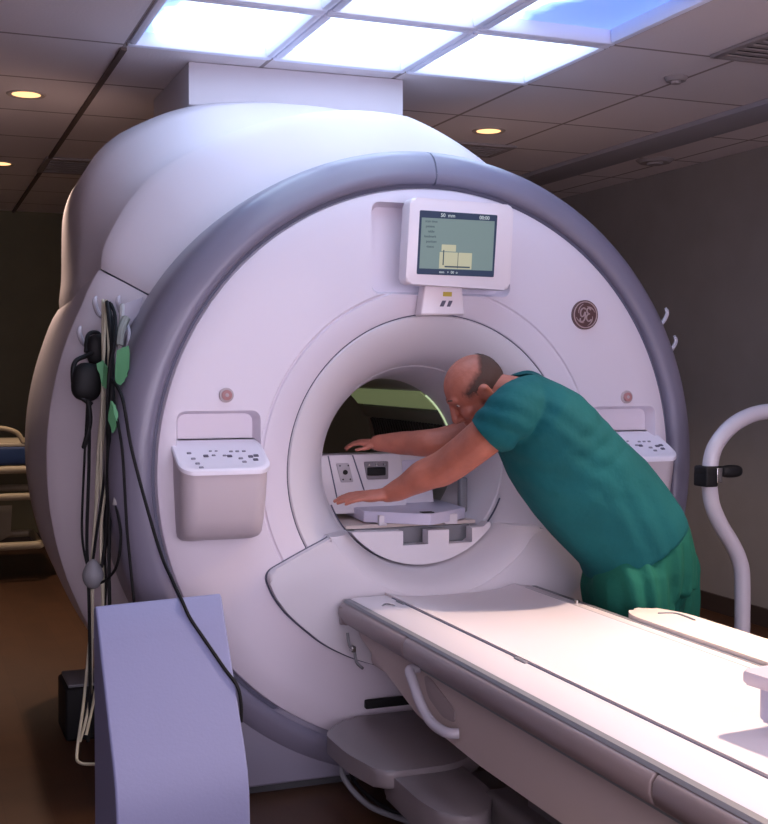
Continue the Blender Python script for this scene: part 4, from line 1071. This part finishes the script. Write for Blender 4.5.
tme.materials.clear(); link('scrub_top', tme, SCRUB, MAN)

# trousers
tb = bmesh.new()
loft(tb, [((0.7030, -0.3400, 0.9590), (0.4220, -0.3400, 0.7450), .158), ((0.7480, -0.3400, 0.8820), (0.4220, -0.3400, 0.7060), .176), ((0.7690, -0.3400, 0.7860), (0.4150, -0.3400, 0.6670), .176), ((0.7870, -0.3400, 0.6830), (0.4160, -0.3400, 0.6000), .160)], 36, 2.4)
for hip, kn, an in (((.525, -.41, .72), (.53, -.44, .40), (.59, -.44, .10)), ((.735, -.27, .72), (.775, -.24, .40), (.78, -.215, .10)), ((.63, -.34, .74), (.64, -.34, .60), (.645, -.34, .53))):
    chain(tb, [Vector(hip), Vector(hip).lerp(Vector(kn), .5), Vector(kn), Vector(kn).lerp(Vector(an), .5), Vector(an)], [.126, .122, .108, .096, .088] if an[2] < .3 else [.14, .13, .11, .09, .06])
trm = remeshed(me_bm(tb), .009, 6, 'trousers')
fold(trm, .007, [((0.4940, -0.5000, 0.6960), (1, .3, 0), .06, .3, 1.1), ((.6, -.5, .5), (1, .2, 0), .08, .3, .8)])
trm.materials.clear(); link('trousers', trm, TROUS, MAN)
for x, y in ((.60, -.44), (.76, -.215)):
    bm = bmesh.new(); loft(bm, [((x + .055, y, .095), (x + .055, y, .0), .028), ((x + .03, y, .105), (x + .035, y, 0), .040), ((x - .03, y, .100), (x - .03, y, 0), .042), ((x - .10, y, .075), (x - .10, y, 0), .047), ((x - .17, y, .05), (x - .17, y, 0), .045), ((x - .205, y, .03), (x - .205, y, .004), .028)], 20)
    sh = bobj('shoe', bm, SHOE, MAN)

# ---------------------------------------------------------------- light
W = bpy.data.worlds.new('room'); S.world = W; W.use_nodes = True
W.node_tree.nodes['Background'].inputs[0].default_value = (.5, .55, .7, 1); W.node_tree.nodes['Background'].inputs[1].default_value = .0
# added glowing panel for front fill, on the unseen wall behind the viewer
struct('added_fill_panel', B('added_fill_panel', (-.9, FY + .012, 1.55), (4.6, .02, 1.5), emis('fill_panel_glow', (.90, .80, 1), FILL_PANEL_E)))
bm = bmesh.new()
for c, sz in (((-.9, FY + .02, .77), (4.8, .06, .06)), ((-.9, FY + .02, 2.33), (4.8, .06, .06)), ((-3.23, FY + .02, 1.55), (.06, .06, 1.5)), ((1.43, FY + .02, 1.55), (.06, .06, 1.5))): box(bm, c, sz, .004, 1)
struct('fill_panel_frame', bobj('fill_panel_frame', bm, FRAMEM))  # border of the added glowing panel
# two fill lights added on the ceiling behind the viewer, out of view
FILL_GLOW = emis('fill_light_glow', (.95, .86, 1), FILL_LIGHT_E)
for x, y, w_ in ((-1.9, -3.6, 'left'), (.9, -4.3, 'right')):
    t = empty('added_fill_light', (x, y, CH), 'added square ceiling fill light, unseen behind the viewer on the %s' % w_, 'ceiling light')
    B('frame', (x, y, CH - .008), (1.24, 1.24, .016), FRAMEM, t, bev=.003)
    B('diffuser', (x, y, CH - .018), (1.12, 1.12, .008), FILL_GLOW, t, bev=.002)

# ---------------------------------------------------------------- camera
cam = bpy.data.cameras.new('camera'); co = bpy.data.objects.new('camera', cam); COL.objects.link(co); S.camera = co
cam.sensor_fit = 'HORIZONTAL'; cam.sensor_width = 36; cam.lens = CAMF / 768 * 36
Fv, Rv, Uv = Vector(CAMFWD), Vector(CAMRIGHT), Vector(CAMUP)
co.matrix_world = Matrix.Translation(CAMPOS) @ Matrix((Rv, Uv, -Fv)).transposed().to_4x4()
cam.clip_start = .05
S.view_settings.view_transform = 'Standard'; S.view_settings.look = 'None'; S.view_settings.gamma = 1; S.view_settings.exposure = EXPO
S.view_settings.use_curve_mapping = False
S.cycles.max_bounces = 8; S.cycles.diffuse_bounces = 5
